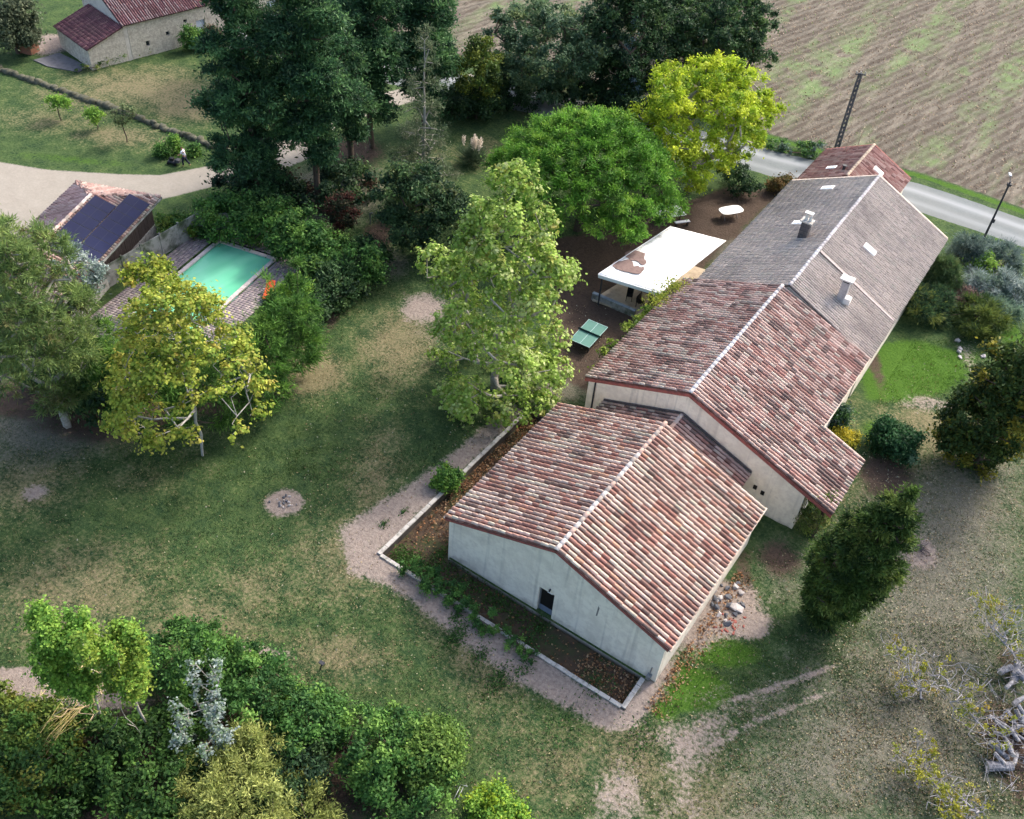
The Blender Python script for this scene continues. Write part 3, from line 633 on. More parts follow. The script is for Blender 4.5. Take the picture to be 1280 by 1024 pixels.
t, c = hip_face((0, 0, EZ), (1, 0, 0), (0, -DP/2, RZ-EZ), LN, hb, lambda t: t*kk, lambda t: LN-t*kk); T += t; C.append(c)
t, c = hip_face((0, -DP, EZ), (1, 0, 0), (0, DP/2, RZ-EZ), LN, hb, lambda t: t*kk, lambda t: LN-t*kk); T += t; C.append(c)
t, c = hip_face((0, 0, EZ), (0, -1, 0), (DP/2, 0, RZ-EZ), DP, hb, lambda t: t*kk, lambda t: DP-t*kk); T += t; C.append(c)
t, c = hip_face((LN, 0, EZ), (0, -1, 0), (-DP/2, 0, RZ-EZ), DP, hb, lambda t: t*kk, lambda t: DP-t*kk); T += t; C.append(c)
finish_tiles(sh, T, np.concatenate(C), tileM)
ridge(sh, (DP/2, -DP/2, RZ+.03), (LN-DP/2, -DP/2, RZ+.03), RIDGE_PAL, tileM, False)
ridge(sh, (0, -DP, EZ+.03), (DP/2, -DP/2, RZ+.03), PAL_MID, tileM, False); ridge(sh, (0, 0, EZ+.03), (DP/2, -DP/2, RZ+.03), PAL_MID, tileM, False)
MB().box((LN/2, .06, EZ-.08), (LN, .1, .12)).build('gutter', concM, sh)
MB().box((LN/2, -.75, .35), (LN-1, .3, .9)).build('plinth_wall', concLM, sh)
MB().box((.6, -DP/2, .35), (.3, DP-1.5, .9)).build('plinth_wall', concLM, sh)
for i in range(int((LN-1.1)/.22)):   # vertical boards
    MB().box((.55+i*.22, -.70+random.uniform(-.015, .015), 1.87), (.205, .04, 2.14)).build('board', woodM, sh)
for i in range(int((DP-1.5)/.22)):
    MB().box((.58+random.uniform(-.012, .012), -.85-i*.22, 1.87), (.04, .205, 2.14)).build('board', woodM, sh)
panM = mat('solar_cell', srgb(16, 26, 66), .55, c2=srgb(22, 34, 78), scale=.6, spec=.2)
nb = np.array([0, -DP/2, RZ-EZ])/hb; nn = np.array([0, (RZ-EZ), DP/2])/hb
for row, (s0, cnt) in enumerate(((1.5, 7), (3.35, 6))):
    for k in range(cnt):
        c = np.array([s0+.55+k*1.1, 0, EZ])+nb*(.9+row*1.62)+nn*.2
        r = Matrix(((1, 0, 0), (0, nb[1], nn[1]), (0, nb[2], nn[2])))
        p_ = MB().box(c, (1.07, 1.56, .04), 0, r).build('solar_panel', mat('panel_frame', srgb(44, 52, 74), .5), sh)
        g = MB()
        for i in range(2): g.box(c+nn*.023+nb*(-.385+.77*i), (1.0, .745, .008), 0, r)
        g.build('cells', panM, p_)
# ------------------------------------------------------------------ swimming pool
P0 = at(273, 300); pr = math.atan2(.197, .98)
pool = empty('swimming_pool', (P0[0], P0[1], 0), pr, 'rectangular swimming pool with green-tinted cover and pale stone coping', 'pool')
# local x across (5.2 m), local y negative = length (10.5 m)
PWd, PLn = 5.2, 10.5
copM = mat('stone_coping', srgb(206, 194, 190), .85, c2=srgb(170, 158, 156), scale=3, amt=.4, bump=.2)
watM = bpy.data.materials.new('pool_water'); watM.use_nodes = True
wb = watM.node_tree.nodes["Principled BSDF"]; wb.inputs["Roughness"].default_value = .16
_n = watM.node_tree.nodes.new("ShaderNodeTexNoise"); _n.inputs["Scale"].default_value = .35; _r = watM.node_tree.nodes.new("ShaderNodeValToRGB")
_r.color_ramp.elements[0].position = .35; _r.color_ramp.elements[0].color = (*srgb(108, 204, 160), 1); _r.color_ramp.elements[1].position = .7; _r.color_ramp.elements[1].color = (*srgb(148, 224, 192), 1)
watM.node_tree.links.new(_n.outputs[0], _r.inputs[0]); watM.node_tree.links.new(_r.outputs[0], wb.inputs["Base Color"])
nx = 11
for i in range(nx):
    for yy in (-.15, -PLn+.15): MB().box((PWd*(i+.5)/nx, yy, .06), (PWd/nx-.012, .3, .12)).build('coping_stone', copM, pool, bevel=.015)
ny_ = 22
for i in range(ny_):
    for xx in (.15, PWd-.15): MB().box((xx, -.3-(PLn-.6)*(i+.5)/ny_, .06), (.3, (PLn-.6)/ny_-.012, .12)).build('coping_stone', copM, pool, bevel=.015)
MB().box((PWd/2, -PLn/2, -.8), (PWd-.4, PLn-.4, .1)).build('pool_floor', mat('pool_liner', srgb(120, 200, 180), .6), pool)
for xx, yy, dx_, dy_ in ((.15, -PLn/2, .28, PLn-.2), (PWd-.15, -PLn/2, .28, PLn-.2), (PWd/2, -.15, PWd-.6, .28), (PWd/2, -PLn+.15, PWd-.6, .28)):
    MB().box((xx, yy, -.43), (dx_, dy_, .84)).build('pool_wall', mat('pool_liner', (0, 0, 0)), pool)
wg = 24; Vw = []; Fw = []
for i in range(wg+1):
    for j in range(wg+1): Vw.append((.3+(PWd-.6)*i/wg, -.3-(PLn-.6)*j/wg, -.06+.01*math.sin(i*.9+j*.5)))
for i in range(wg):
    for j in range(wg): a = i*(wg+1)+j; Fw.append((a, a+1, a+wg+2, a+wg+1))
link('water_surface', np_mesh('water_surface', np.array(Vw), np.array(Fw), watM, smooth=True), pool)
# deck of small pavers: individually laid, joined
pavM = mat('deck_paver', (0, 0, 0), .9, attr=True, bump=.3)
pv = []; pc = []; F0 = []
bx8 = np.array([(x, y, z) for z in (0, 1) for y in (0, 1) for x in (0, 1)], float)
bf = np.array([(4, 5, 7, 6), (0, 1, 5, 4), (2, 6, 7, 3), (0, 4, 6, 2), (1, 3, 7, 5)])
cb = 0
for i in range(-9, 34):
    for j in range(-9, 60):
        x0, y0 = i*.28, -j*.22
        if -.15 < x0+.14 < PWd+.15 and -PLn-.15 < y0-.1 < .15: continue
        if x0 > PWd+2.0 or x0 < -2.2 or y0 > 1.6: continue
        d = bx8*np.array([.265, .205, .04])+np.array([x0, y0-.2, .02+random.uniform(-.004, .004)]); pv.append(d)
        pc.append(np.repeat(np.array([srgb(*random.choice(((148, 136, 138), (132, 122, 126), (164, 152, 150), (140, 132, 130))))]), 8, 0)); F0.append(bf+cb); cb += 8
o = link('deck_pavers', np_mesh('deck_pavers', np.concatenate(pv), np.concatenate(F0), pavM, np.concatenate(pc)), pool); o['kind'] = 'stuff'
# ladder rails at the right-hand corner
p = at(354, 321); ld = MB()
for s in (-.22, .22):
    pts = [(s, .5, .1), (s, .45, .75), (s, .2, .95), (s, -.05, .8), (s, -.1, .0)]
    for a_, b_ in zip(pts, pts[1:]): ld.tube(a_, b_, .025, k=6)
o = ld.build('pool_ladder', whiteM); o.location = (p[0], p[1], .1); o.rotation_euler = (0, 0, pr+1.57); tag(o, 'white curved pool ladder rails at the right corner of the pool', 'pool ladder')
# orange sun lounger
p = at(337, 371); lz = empty('sun_lounger', (p[0], p[1], .1), pr-1.2, 'orange sun lounger half hidden by shrubs at the pool side', 'sun lounger')
orM = mat('orange_fabric', srgb(226, 88, 52), .8, c2=srgb(200, 76, 46), scale=3)
MB().box((.25, 0, .34), (1.3, .62, .08)).build('seat', orM, lz, bevel=.03); MB().box((-.62, 0, .52), (.62, .62, .08), 0, Matrix.Rotation(.6, 3, 'Y')).build('backrest', orM, lz, bevel=.03)
for x in (-.4, .8):
    for y in (-.27, .27): MB().box((x, y, .16), (.05, .05, .3)).build('leg', metalM, lz)
MB().box((.2, -.33, .28), (1.4, .04, .05)).box((.2, .33, .28), (1.4, .04, .05)).build('frame', metalM, lz)
# ------------------------------------------------------------------ concrete panel fence behind the pool
fe = empty('panel_fence', (0, 0, 0), 0, 'grey concrete panel fence between the shed and the pool', 'fence')
fpts = [np.array([-32.6, .6]), np.array([-33.1, 12.9]), np.array([-31.2, 14.7])]
for a_, b_ in zip(fpts, fpts[1:]):
    L = np.linalg.norm(b_-a_); n = max(1, int(round(L/1.75))); rz = math.atan2(*(b_-a_)[::-1])
    for i in range(n+1):
        p = a_+(b_-a_)*i/n; MB().box((p[0], p[1], .95), (.14, .14, 1.95), rz).build('fence_post', concM, fe)
    for i in range(n):
        p = a_+(b_-a_)*(i+.5)/n
        MB().box((p[0], p[1], .92), (L/n-.16, .06, 1.78), rz+random.uniform(-.01, .01)).build('panel', concM, fe, bevel=.01)

# ------------------------------------------------------------------ old stone farmhouse (top left)
HD = np.array([.20, .98]); HN = np.array([.98, -.20]); hb0 = np.array([-60.95, 25.3])
oh = empty('stone_farmhouse', (hb0[0], hb0[1], 0), math.atan2(HD[1], HD[0]), 'old pale stone farmhouse with purple-brown tiles at the upper left', 'house')
stoneM = mat('rubble_stone', srgb(216, 208, 194), .95, c2=srgb(164, 152, 138), scale=2.2, amt=.6, c3=srgb(170, 160, 148), s3=6, bump=.8, bscale=6)
# local: x along long wall (away), y: +90deg -> (-.98,.2) = inward (away from camera)
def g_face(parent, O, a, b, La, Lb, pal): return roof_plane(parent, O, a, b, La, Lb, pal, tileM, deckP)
deckP = mat('purple_channel', srgb(70, 46, 50), .95, c2=srgb(48, 34, 36), scale=3)  # dark channel colour holds debris and painted-in shade between tiles
T = []; C = []
# lean-to (x 0..3.4) slopes down towards the near end x=0 and front
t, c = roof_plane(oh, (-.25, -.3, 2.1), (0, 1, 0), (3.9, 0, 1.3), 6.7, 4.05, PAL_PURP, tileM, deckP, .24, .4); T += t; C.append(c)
finish_tiles(oh, T, np.concatenate(C), tileM)
MB().prism([(0, 0, -.3), (3.7, 0, -.3), (3.7, 0, 3.2), (0, 0, 1.95)], (0, .4, 0)).build('wall', stoneM, oh)
MB().prism([(0, 6.0, -.3), (3.7, 6.0, -.3), (3.7, 6.0, 3.2), (0, 6.0, 1.95)], (0, .4, 0)).build('wall', stoneM, oh)
MB().box((.2, 3.2, .85), (.4, 5.58, 2.2)).build('wall', stoneM, oh)
# main block: ridge along x
T = []; C = []
HW, HL, HE, HR = 8.0, 22.0, 3.5, 5.6
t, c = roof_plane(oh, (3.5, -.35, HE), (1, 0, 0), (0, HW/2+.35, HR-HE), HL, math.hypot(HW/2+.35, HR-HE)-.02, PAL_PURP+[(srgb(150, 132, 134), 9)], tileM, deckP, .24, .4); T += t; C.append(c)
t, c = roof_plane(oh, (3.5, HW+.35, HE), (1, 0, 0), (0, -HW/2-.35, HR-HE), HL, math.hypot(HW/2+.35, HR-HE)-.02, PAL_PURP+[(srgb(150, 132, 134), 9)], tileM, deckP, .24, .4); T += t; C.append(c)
finish_tiles(oh, T, np.concatenate(C), tileM)
ridge(oh, (3.5, HW/2, HR+.03), (3.5+HL, HW/2, HR+.03), PAL_PINK, tileM, False)
for xx in (3.72, 3.1+HL): MB().prism([(xx, .02, -.3), (xx, HW-.02, -.3), (xx, HW-.02, HE-.1), (xx, HW/2, HR-.14), (xx, .02, HE-.1)], (.4, 0, 0)).build('gable_wall', mat('pale_render', srgb(214, 206, 196), .95, c2=srgb(180, 172, 162), scale=1.5), oh)
def wallrun(x0, x1, z0, z1): MB().box(((x0+x1)/2, .2, (z0+z1)/2), (x1-x0, .4, z1-z0)).build('wall', stoneM, oh)
ops = [(11.2, 12.2, 0, 2.1, 'door'), (15.0, 15.7, .9, 1.9, 'window'), (19.4, 20.6, 0, 2.2, 'door'), (7.9, 8.3, 1.4, 1.8, 'window'), (5.7, 6.1, .9, 1.4, 'window'), (9.9, 10.3, 2.2, 2.5, 'window')]
xc = 4.13
for x0, x1, z0, z1, kd in sorted(ops):
    wallrun(xc, x0, -.3, 3.4); wallrun(x0, x1, z1, 3.4)
    if z0 > 0: wallrun(x0, x1, -.3, z0)
    if kd == 'door':
        d_ = MB().box(((x0+x1)/2, .2, (z0+z1)/2), (x1-x0-.1, .08, z1-z0)).build('door', mat('pale_blue_paint', srgb(196, 206, 222), .6), oh)
    else:
        d_ = MB().box(((x0+x1)/2, .26, (z0+z1)/2), (x1-x0, .04, z1-z0)).build('window', glassM, oh)
        if x1-x0 > .5: MB().box(((x0+x1)/2, .2, (z0+z1)/2), (.06, .06, z1-z0)).build('frame', whiteM, d_)
    xc = x1
wallrun(xc, 3.1+HL, -.3, 3.4)
MB().box((3.5+HL/2, HW-.2, 1.55), (HL-.4, .4, 3.7)).build('wall', stoneM, oh)
# grey slab terrace with stone border in front of its lean-to
tp = px([(42, 76), (74, 67), (111, 84), (98, 91), (60, 84)])
o = MB().prism([(x, y, .02) for x, y in tp], (0, 0, .06)).build('terrace', mat('dark_slab', srgb(104, 104, 108), .9, c2=srgb(80, 80, 84), scale=2)); tag(o, kind='structure')
# terracotta box shed
p = at(36, 64); o = empty('brick_hut', (p[0], p[1], 0), .3, 'small terracotta brick hut under the tree at the far left', 'hut')
MB().box((0, 0, .8), (1.6, 1.2, 1.7)).build('wall', mat('terracotta_brick', srgb(148, 104, 84), .9, c2=srgb(130, 86, 70), scale=3), o); MB().box((0, 0, 1.7), (1.8, 1.4, .08)).build('roof', mat('dusty_roof', srgb(150, 120, 104), .9), o)

# ditch / low dark hedge line across the far lawn
dt = [at(*q) for q in ((-60, 66), (0, 87), (70, 112), (150, 140), (210, 163), (290, 192))]
ditchM = mat('ditch_stone', srgb(92, 92, 78), .95, c2=srgb(52, 56, 44), scale=1.2, amt=.7, bump=1, bscale=4)
V = []; Fq = []; n = 0
for a_, b_ in zip(dt, dt[1:]):
    L = np.linalg.norm(b_-a_); k = int(L/.45); dd = (b_-a_)/L; nn2 = np.array([-dd[1], dd[0], 0])
    for i in range(k):
        c = a_+(b_-a_)*(i+.5)/k+nn2*random.uniform(-.12, .12); hgt = random.uniform(.2, .42)
        bb = (bx8-[.5, .5, 0])*np.array([.5, random.uniform(.4, .65), hgt]); rz = math.atan2(dd[1], dd[0])+random.uniform(-.3, .3)
        cs, sn = math.cos(rz), math.sin(rz); V.append(np.stack([c[0]+cs*bb[:, 0]-sn*bb[:, 1], c[1]+sn*bb[:, 0]+cs*bb[:, 1], bb[:, 2]-.05], 1)+rng.normal(0, .04, (8, 3))); Fq.append(bf+n); n += 8
o = link('stone_edging', np_mesh('stone_edging', np.concatenate(V), np.concatenate(Fq), ditchM)); tag(o, 'low dark line of rough stones and weeds crossing the far lawn', 'edging', kind='stuff')

# ------------------------------------------------------------------ awning terrace
aw = empty('terrace_awning', (-3, 29, 0), 0, 'large flat white awning over the terrace with brown puddle stains on top', 'awning')
ac = [np.array(p) for p in ((-5.2, 24.55, 2.75), (-.75, 25.4, 2.75), (.12, 34.0, 3.05), (-3.95, 33.0, 3.05))]
ac = [p-np.array([-3, 29, 0]) for p in ac]
canM = mat('awning_canvas', srgb(238, 240, 242), .7, c2=srgb(214, 216, 214), scale=.5, amt=.4, c3=srgb(196, 198, 192), s3=1.3)
def bil(s, t): return (ac[0]*(1-s)+ac[1]*s)*(1-t)+(ac[3]*(1-s)+ac[2]*s)*t
V = []; n1, n2 = 12, 20
for i in range(n1+1):
    for j in range(n2+1):
        p = bil(i/n1, j/n2).copy(); p[2] += -.05*math.sin(math.pi*i/n1)*abs(math.sin(math.pi*j/5)); V.append(p)
Fq = [(i*(n2+1)+j, (i+1)*(n2+1)+j, (i+1)*(n2+1)+j+1, i*(n2+1)+j+1) for i in range(n1) for j in range(n2)]
o = link('canopy', np_mesh('canopy', np.array(V), np.array(Fq), canM, smooth=True), aw); sm_ = o.modifiers.new('s', 'SOLIDIFY'); sm_.thickness = .02
MB().prism([ac[0]+[0, -.03, .03], ac[1]+[0, -.03, .03], ac[1]+[0, -.03, -.24], ac[0]+[0, -.03, -.24]], (0, -.05, 0)).build('valance', whiteM, aw)
MB().prism([ac[0]+[-.02, 0, .03], ac[3]+[-.02, 0, .03], ac[3]+[-.02, 0, -.12], ac[0]+[-.02, 0, -.12]], (-.05, 0, 0)).build('edge_beam', whiteM, aw)
for s, t in ((.04, .02), (.05, .5), (.05, .97), (.93, .03)):
    p = bil(s, t); MB().box((p[0], p[1], 1.3), (.09, .09, 2.7)).build('post', darkMetal, aw)
for t in (.25, .5, .75):
    a_, b_ = bil(.02, t), bil(.98, t); MB().tube(a_-[0, 0, .1], b_-[0, 0, .1], .03).build('rafter', whiteM, aw)
# the wet dirty puddle stains: thin mud skins lying on the canvas
mudM = mat('dried_mud', srgb(128, 108, 102), .9, c2=srgb(98, 80, 74), scale=4, amt=.6)
def stain(pts):
    W = [at(u, v, 2.86)-np.array([-3, 29, 0]) for u, v in pts]
    c = sum(W)/len(W); ring = []
    for i in range(len(W)):
        for k in range(4):
            a_, b_, c_, d_ = W[i-1], W[i], W[(i+1) % len(W)], W[(i+2) % len(W)]; t = k/4; t = t
            ring.append(.5*((2*b_)+(-a_+c_)*t+(2*a_-5*b_+4*c_-d_)*t*t+(-a_+3*b_-3*c_+d_)*t**3)+rng.normal(0, .015, 3)*[1, 1, 0])
    for p in ring: 
        p[2] = 2.75+.036*(p[1]+4.2)+.015
    MB().prism(ring, (0, 0, .012)).build('mud_stain', mudM, aw)
Zm = lambda L_: [(700+a_/6.4, 240+b_/6.4) for a_, b_ in L_]
stain(Zm([(420, 575), (440, 555), (500, 550), (545, 540), (580, 560), (592, 592), (625, 590), (640, 600), (672, 602), (664, 632), (630, 652), (560, 640), (480, 622), (440, 605)]))
stain(Zm([(520, 490), (545, 478), (600, 472), (660, 490), (682, 500), (672, 535), (692, 560), (680, 580), (650, 582), (625, 558), (600, 550), (560, 548), (548, 530), (525, 518)]))
# terrace paving with low parapet
tf = MB().prism([(-5.6, 24.9, .02), (-.2, 25.6, .02), (.6, 34, .02), (-4.3, 33.2, .02)], (0, 0, .12)).build('terrace_floor', mat('sandy_paving', srgb(188, 172, 150), .9, c2=srgb(150, 134, 118), scale=1.5)); tag(tf, kind='structure')
lw = empty('parapet_wall', (-3.9, 25.2, 0), 0, 'low blue-grey parapet wall in front of the white awning', 'wall')
MB().box((-.1, 0, .28), (3.5, .2, .56), .03).build('wall', concM, lw)
for i in range(7): MB().box((-1.6+i*.5, .0+(-1.5+i*.5)*.03, .58), (.485, .28, .06), .03).build('coping_block', mat('bluish_cap', srgb(150, 160, 168), .8, c2=srgb(110, 118, 126), scale=3), lw, bevel=.01)
tb = empty('dining_table', (-2.6, 28.2, .14), .1, 'dark dining table standing under the white awning', 'table')
MB().box((0, 0, .73), (1.0, 2.0, .05)).build('tabletop', woodM, tb)
for x in (-.42, .42):
    for y in (-.9, .9): MB().box((x, y, .35), (.07, .07, .71)).build('leg', woodM, tb)
for k, (x, y, r) in enumerate(((-3.5, 26.6, .4), (-2.5, 26.4, 1.6), (-1.8, 27.0, 2.6))):
    cch = empty('garden_chair', (x, y, .14), r, ['dark garden chair by the left end of the parapet under the awning', 'dark garden chair in the middle behind the parapet under the awning', 'dark garden chair nearest the tiled roof under the awning'][k], 'chair', 'chairs under the awning')
    MB().box((0, 0, .44), (.46, .46, .04)).build('seat', blackM, cch); MB().box((0, .23, .7), (.46, .04, .5)).build('backrest', blackM, cch)
    for a_ in (-.2, .2):
        for b_ in (-.2, .2): MB().box((a_, b_, .21), (.035, .035, .42)).build('leg', blackM, cch)

# ------------------------------------------------------------------ ping-pong table
pt = empty('table_tennis_table', (-4.10, 19.33, 0), .054, 'green-blue table tennis table on brown earth beside the tiled roof', 'table tennis table')
ttM = mat('table_green', srgb(78, 122, 112), .5, c2=srgb(64, 106, 98), scale=1.2, amt=.4)
for y in (.68, 2.06): MB().box((.7625, y, .745), (1.52, 1.366, .03)).build('tabletop', ttM, pt, bevel=.006)
ln = MB()
for x in (.02, .7625, 1.505): ln.box((x, 1.37, .7625), (.025, 2.7, .003))
for y in (.02, 2.72): ln.box((.7625, y, .767), (1.46, .025, .003))
ln.build('white_lines', mat('faded_line', srgb(168, 196, 194), .6), pt)
MB().box((.7625, 1.37, .84), (1.7, .012, .15)).build('net', mat('net_cloth', srgb(40, 62, 62), .9), pt)
for x in (-.08, 1.6): MB().box((x, 1.37, .82), (.03, .03, .2)).build('net_post', darkMetal, pt)
for x in (.2, 1.32):
    for y in (.35, 2.38): MB().box((x, y, .36), (.05, .05, .73)).build('leg', darkMetal, pt)
MB().box((.7625, 1.37, .45), (.9, .05, .05)).box((.76, .35, .3), (1.1, .04, .04)).box((.76, 2.38, .3), (1.1, .04, .04)).build('frame', darkMetal, pt)

# ------------------------------------------------------------------ white garden tables
def q_center(pts, z): return sum(at(u, v, z) for u, v in pts)/len(pts)
c = q_center([(815, 261), (847, 257), (860, 268), (827, 273)], .75); a0 = math.atan2(*(at(847, 257, .75)-at(815, 261, .75))[:2][::-1])
wt = empty('picnic_table', (c[0], c[1], 0), a0, 'white rectangular picnic table beside the umbrella pine', 'picnic table')
for i in range(5): MB().box((0, -.6+.3*i, .74), (2.3, .28, .05)).build('plank', whiteM, wt)
for x in (-.85, .85): MB().box((x, .3, .36), (.08, .08, .72)).box((x, -.3, .36), (.08, .08, .72)).box((x, 0, .66), (.08, 1.2, .07)).build('trestle', woodM, wt)
for k in range(3): MB().tube((-.2+.35*k, .1-.12*k, .766), (-.2+.35*k, .1-.12*k, .85), .09, .11, 8).build('bowl', darkMetal, wt) if False else None
bw = MB().tube((.1, .05, .768), (.1, .05, .86), .16, .2, 10).build('bowl', darkMetal); bw.parent = None
bw.location = (c[0], c[1], 0); tag(bw, 'dark round bowl standing on the white picnic table', 'bowl')
c = at(853, 277, .45)
bn = empty('bench', (c[0], c[1], 0), a0, 'white bench beside the rectangular picnic table', 'bench'); MB().box((0, 0, .44), (1.3, .3, .05)).build('seat', whiteM, bn)
for x in (-.5, .5): MB().box((x, 0, .21), (.07, .25, .42)).build('leg', woodM, bn)
c = at(914, 262.5, .74); a0 = math.atan2(*(at(931, 259, .75)-at(897, 265, .75))[:2][::-1])
ot = empty('oval_table', (c[0], c[1], 0), a0, 'white oval garden table on the grass left of the grey roof', 'table')
ring = [((1.05 if abs(math.cos(t)) > .0 else 0)*math.copysign(abs(math.cos(t))**.62, math.cos(t)), .58*math.copysign(abs(math.sin(t))**.62, math.sin(t)), .72) for t in np.linspace(0, 2*math.pi, 40, endpoint=False)]
MB().prism(ring, (0, 0, .04)).build('tabletop', whiteM, ot, bevel=.01)
for x in (-.6, .6): MB().tube((x, -.3, 0), (x, .25, .72), .025).tube((x, .3, 0), (x, -.25, .72), .025).build('leg', metalM, ot)

# ------------------------------------------------------------------ utility pole and street lamp
p = at(1044, 191); top = 7.6
up = empty('utility_pole', (p[0], p[1], 0), .5, 'tall dark concrete utility pole with oval openings behind the far red roof', 'utility pole')
pm = mat('aged_concrete', srgb(84, 84, 88), .9, c2=srgb(58, 58, 62), scale=3)
TI = np.array([.03, -.02, 1.0])
def pole_x(z): return TI*z
for s in (-1, 1):
    V = []
    MB().prism([(s*.17-.08, -.1, 0), (s*.17+.08, -.1, 0), (s*.11+.06, -.08, top), (s*.11-.06, -.08, top)], (0, .2, 0)).build('chord', pm, up)
for k in range(17):
    z = .3+k*.44; MB().box((0, -.0, z), (.40-.012*k, .14, .2)).build('web', pm, up)
MB().box((0, 0, top-.1), (.9, .1, .1)).build('crossarm', darkMetal, up)
for x in (-.38, 0, .38): MB().tube((x, 0, top-.05), (x, 0, top+.15), .04, .05).build('insulator', mat('ceramic', srgb(150, 150, 150), .3), up)
p = at(1228, 302)
st_ = empty('street_lamp', (p[0], p[1], 0), .4, 'slim dark street lamp standing at the roadside on the right', 'street lamp')
MB().tube((0, 0, 0), (0, 0, 5.6), .10, .07).build('pole', darkMetal, st_)
MB().tube((0, 0, 5.5), (.0, .55, 5.75), .035).build('arm', darkMetal, st_)
MB().box((0, .75, 5.78), (.22, .5, .1)).build('lamp_head', mat('lamp_grey', srgb(190, 194, 198), .4), st_, bevel=.03)
MB().box((.1, 0, 2.0), (.2, .16, .3)).build('service_box', darkMetal, st_); MB().box((0, 0, 5.3), (.3, .3, .18)).build('bracket', darkMetal, st_)
# little garden items
p = at(463, 280); o = MB().tube((0, 0, 0), (0, 0, .95), .05).tube((0, 0, .95), (.2, .1, 1.05), .04).build('garden_tap_post', metalM); o.location = p; tag(o, 'slim grey bollard post in the shade among the dark shrubs', 'post')
p = at(402, 838); o = MB().box((0, 0, .35), (.06, .06, .75), 0, Matrix.Rotation(.25, 3, 'Y')).box((.08, 0, .74), (.28, .18, .04)).build('marker_post', darkMetal); o.location = p; tag(o, 'small dark marker post at the edge of the hedge lower left', 'post')
p = at(571, 998); fl = MB(); 
for s in (-.07, .07): fl.tube((s, -.55, .03), (s, .45, .28), .018)
fl.tube((-.28, .5, .22), (.24, .56, .34), .018).tube((-.3, .38, .12), (-.07, .5, .28), .015)
o = fl.build('folded_metal_stand', metalM, smooth=True); o.location = p; o.rotation_euler = (0, 0, .15); tag(o, 'thin metal folding frame lying in the grass at the bottom', 'metal stand')

# ------------------------------------------------------------------ person mowing
def skin(name, pts, edges, m, parent=None, sub=1):
    me = bpy.data.meshes.new(name); me.from_pydata([p[:3] for p in pts], edges, []); me.materials.append(m)
    o = link(name, me, parent); md = o.modifiers.new('Skin', 'SKIN')
    for i, p in enumerate(pts): me.skin_vertices[0].data[i].radius = (p[3], p[4] if len(p) > 4 else p[3])
    me.skin_vertices[0].data[0].use_root = True
    s = o.modifiers.new('Sub', 'SUBSURF'); s.levels = s.render_levels = sub
    me.polygons.foreach_set('use_smooth', [True]*len(me.polygons)); return o
b = at(232.5, 208)
skinM = mat('skin', srgb(178, 132, 108), .6)
ps = empty('person', (b[0], b[1], 0), math.radians(200), 'person in a white shirt and dark trousers walking behind a lawn mower', 'person')
# faces local +x
body = skin('body', [(-.02, 0, .95, .11, .15), (0, 0, 1.12, .10, .14), (.04, 0, 1.30, .11, .17), (.06, 0, 1.42, .08, .15), (.08, 0, 1.50, .05), (.11, 0, 1.60, .085, .08), (.12, 0, 1.70, .085, .075),
    (.06, .19, 1.40, .05), (.16, .22, 1.16, .042), (.42, .2, 1.02, .035), (.50, .19, 1.0, .03), (.06, -.19, 1.40, .05), (.16, -.22, 1.16, .042), (.42, -.2, 1.02, .035), (.50, -.19, 1.0, .03),
    (0, .09, .86, .085), (.18, .1, .50, .06), (.14, .1, .10, .042), (.28, .1, .04, .035), (0, -.09, .86, .085), (-.08, -.1, .48, .06), (-.36, -.1, .18, .042), (-.30, -.1, .06, .035)],
    [(0, 1), (1, 2), (2, 3), (3, 4), (4, 5), (5, 6), (3, 7), (7, 8), (8, 9), (9, 10), (3, 11), (11, 12), (12, 13), (13, 14), (0, 15), (15, 16), (16, 17), (17, 18), (0, 19), (19, 20), (20, 21), (21, 22)], skinM, ps)
skin('shirt', [(-.02, 0, .90, .13, .17), (0, 0, 1.12, .125, .16), (.04, 0, 1.30, .13, .185), (.06, 0, 1.43, .09, .16), (.06, .2, 1.40, .075), (.13, .225, 1.22, .07), (.06, -.2, 1.40, .075), (.13, -.225, 1.22, .07)],
    [(0, 1), (1, 2), (2, 3), (3, 4), (4, 5), (3, 6), (6, 7)], mat('white_cotton', srgb(228, 232, 242), .8), ps)
skin('trousers', [(-.02, 0, .92, .12, .16), (0, .1, .84, .105), (.18, .11, .50, .085), (.14, .11, .14, .07), (0, -.1, .84, .105), (-.08, -.11, .48, .085), (-.35, -.11, .21, .065)],
    [(0, 1), (1, 2), (2, 3), (0, 4), (4, 5), (5, 6)], mat('navy_cotton', srgb(30, 34, 56), .9), ps)
skin('hair', [(.10, 0, 1.70, .085, .085), (.09, 0, 1.76, .08, .08)], [(0, 1)], mat('dark_hair', srgb(40, 32, 28), .9), ps)
mw = empty('lawn_mower', (b[0], b[1], 0), math.radians(200), 'dark push lawn mower in front of the person in white shirt', 'lawn mower')
MB().box((1.15, 0, .22), (.75, .5, .18)).build('deck', darkMetal, mw, bevel=.04); MB().box((1.2, 0, .42), (.35, .32, .26)).build('engine', blackM, mw, bevel=.04)
MB().box((.68, 0, .36), (.4, .42, .3)).build('grass_bag', mat('bag_grey', srgb(70, 72, 76), .9), mw, bevel=.05)
for s in (-.2, .2): MB().tube((.85, s, .3), (.48, s, 1.0), .018).build('handle', darkMetal, mw)
for x in (.86, 1.44):
    for s in (-.29, .29): MB().tube((x, s-.03, .12), (x, s+.03, .12), .12, k=12).build('wheel', blackM, mw)

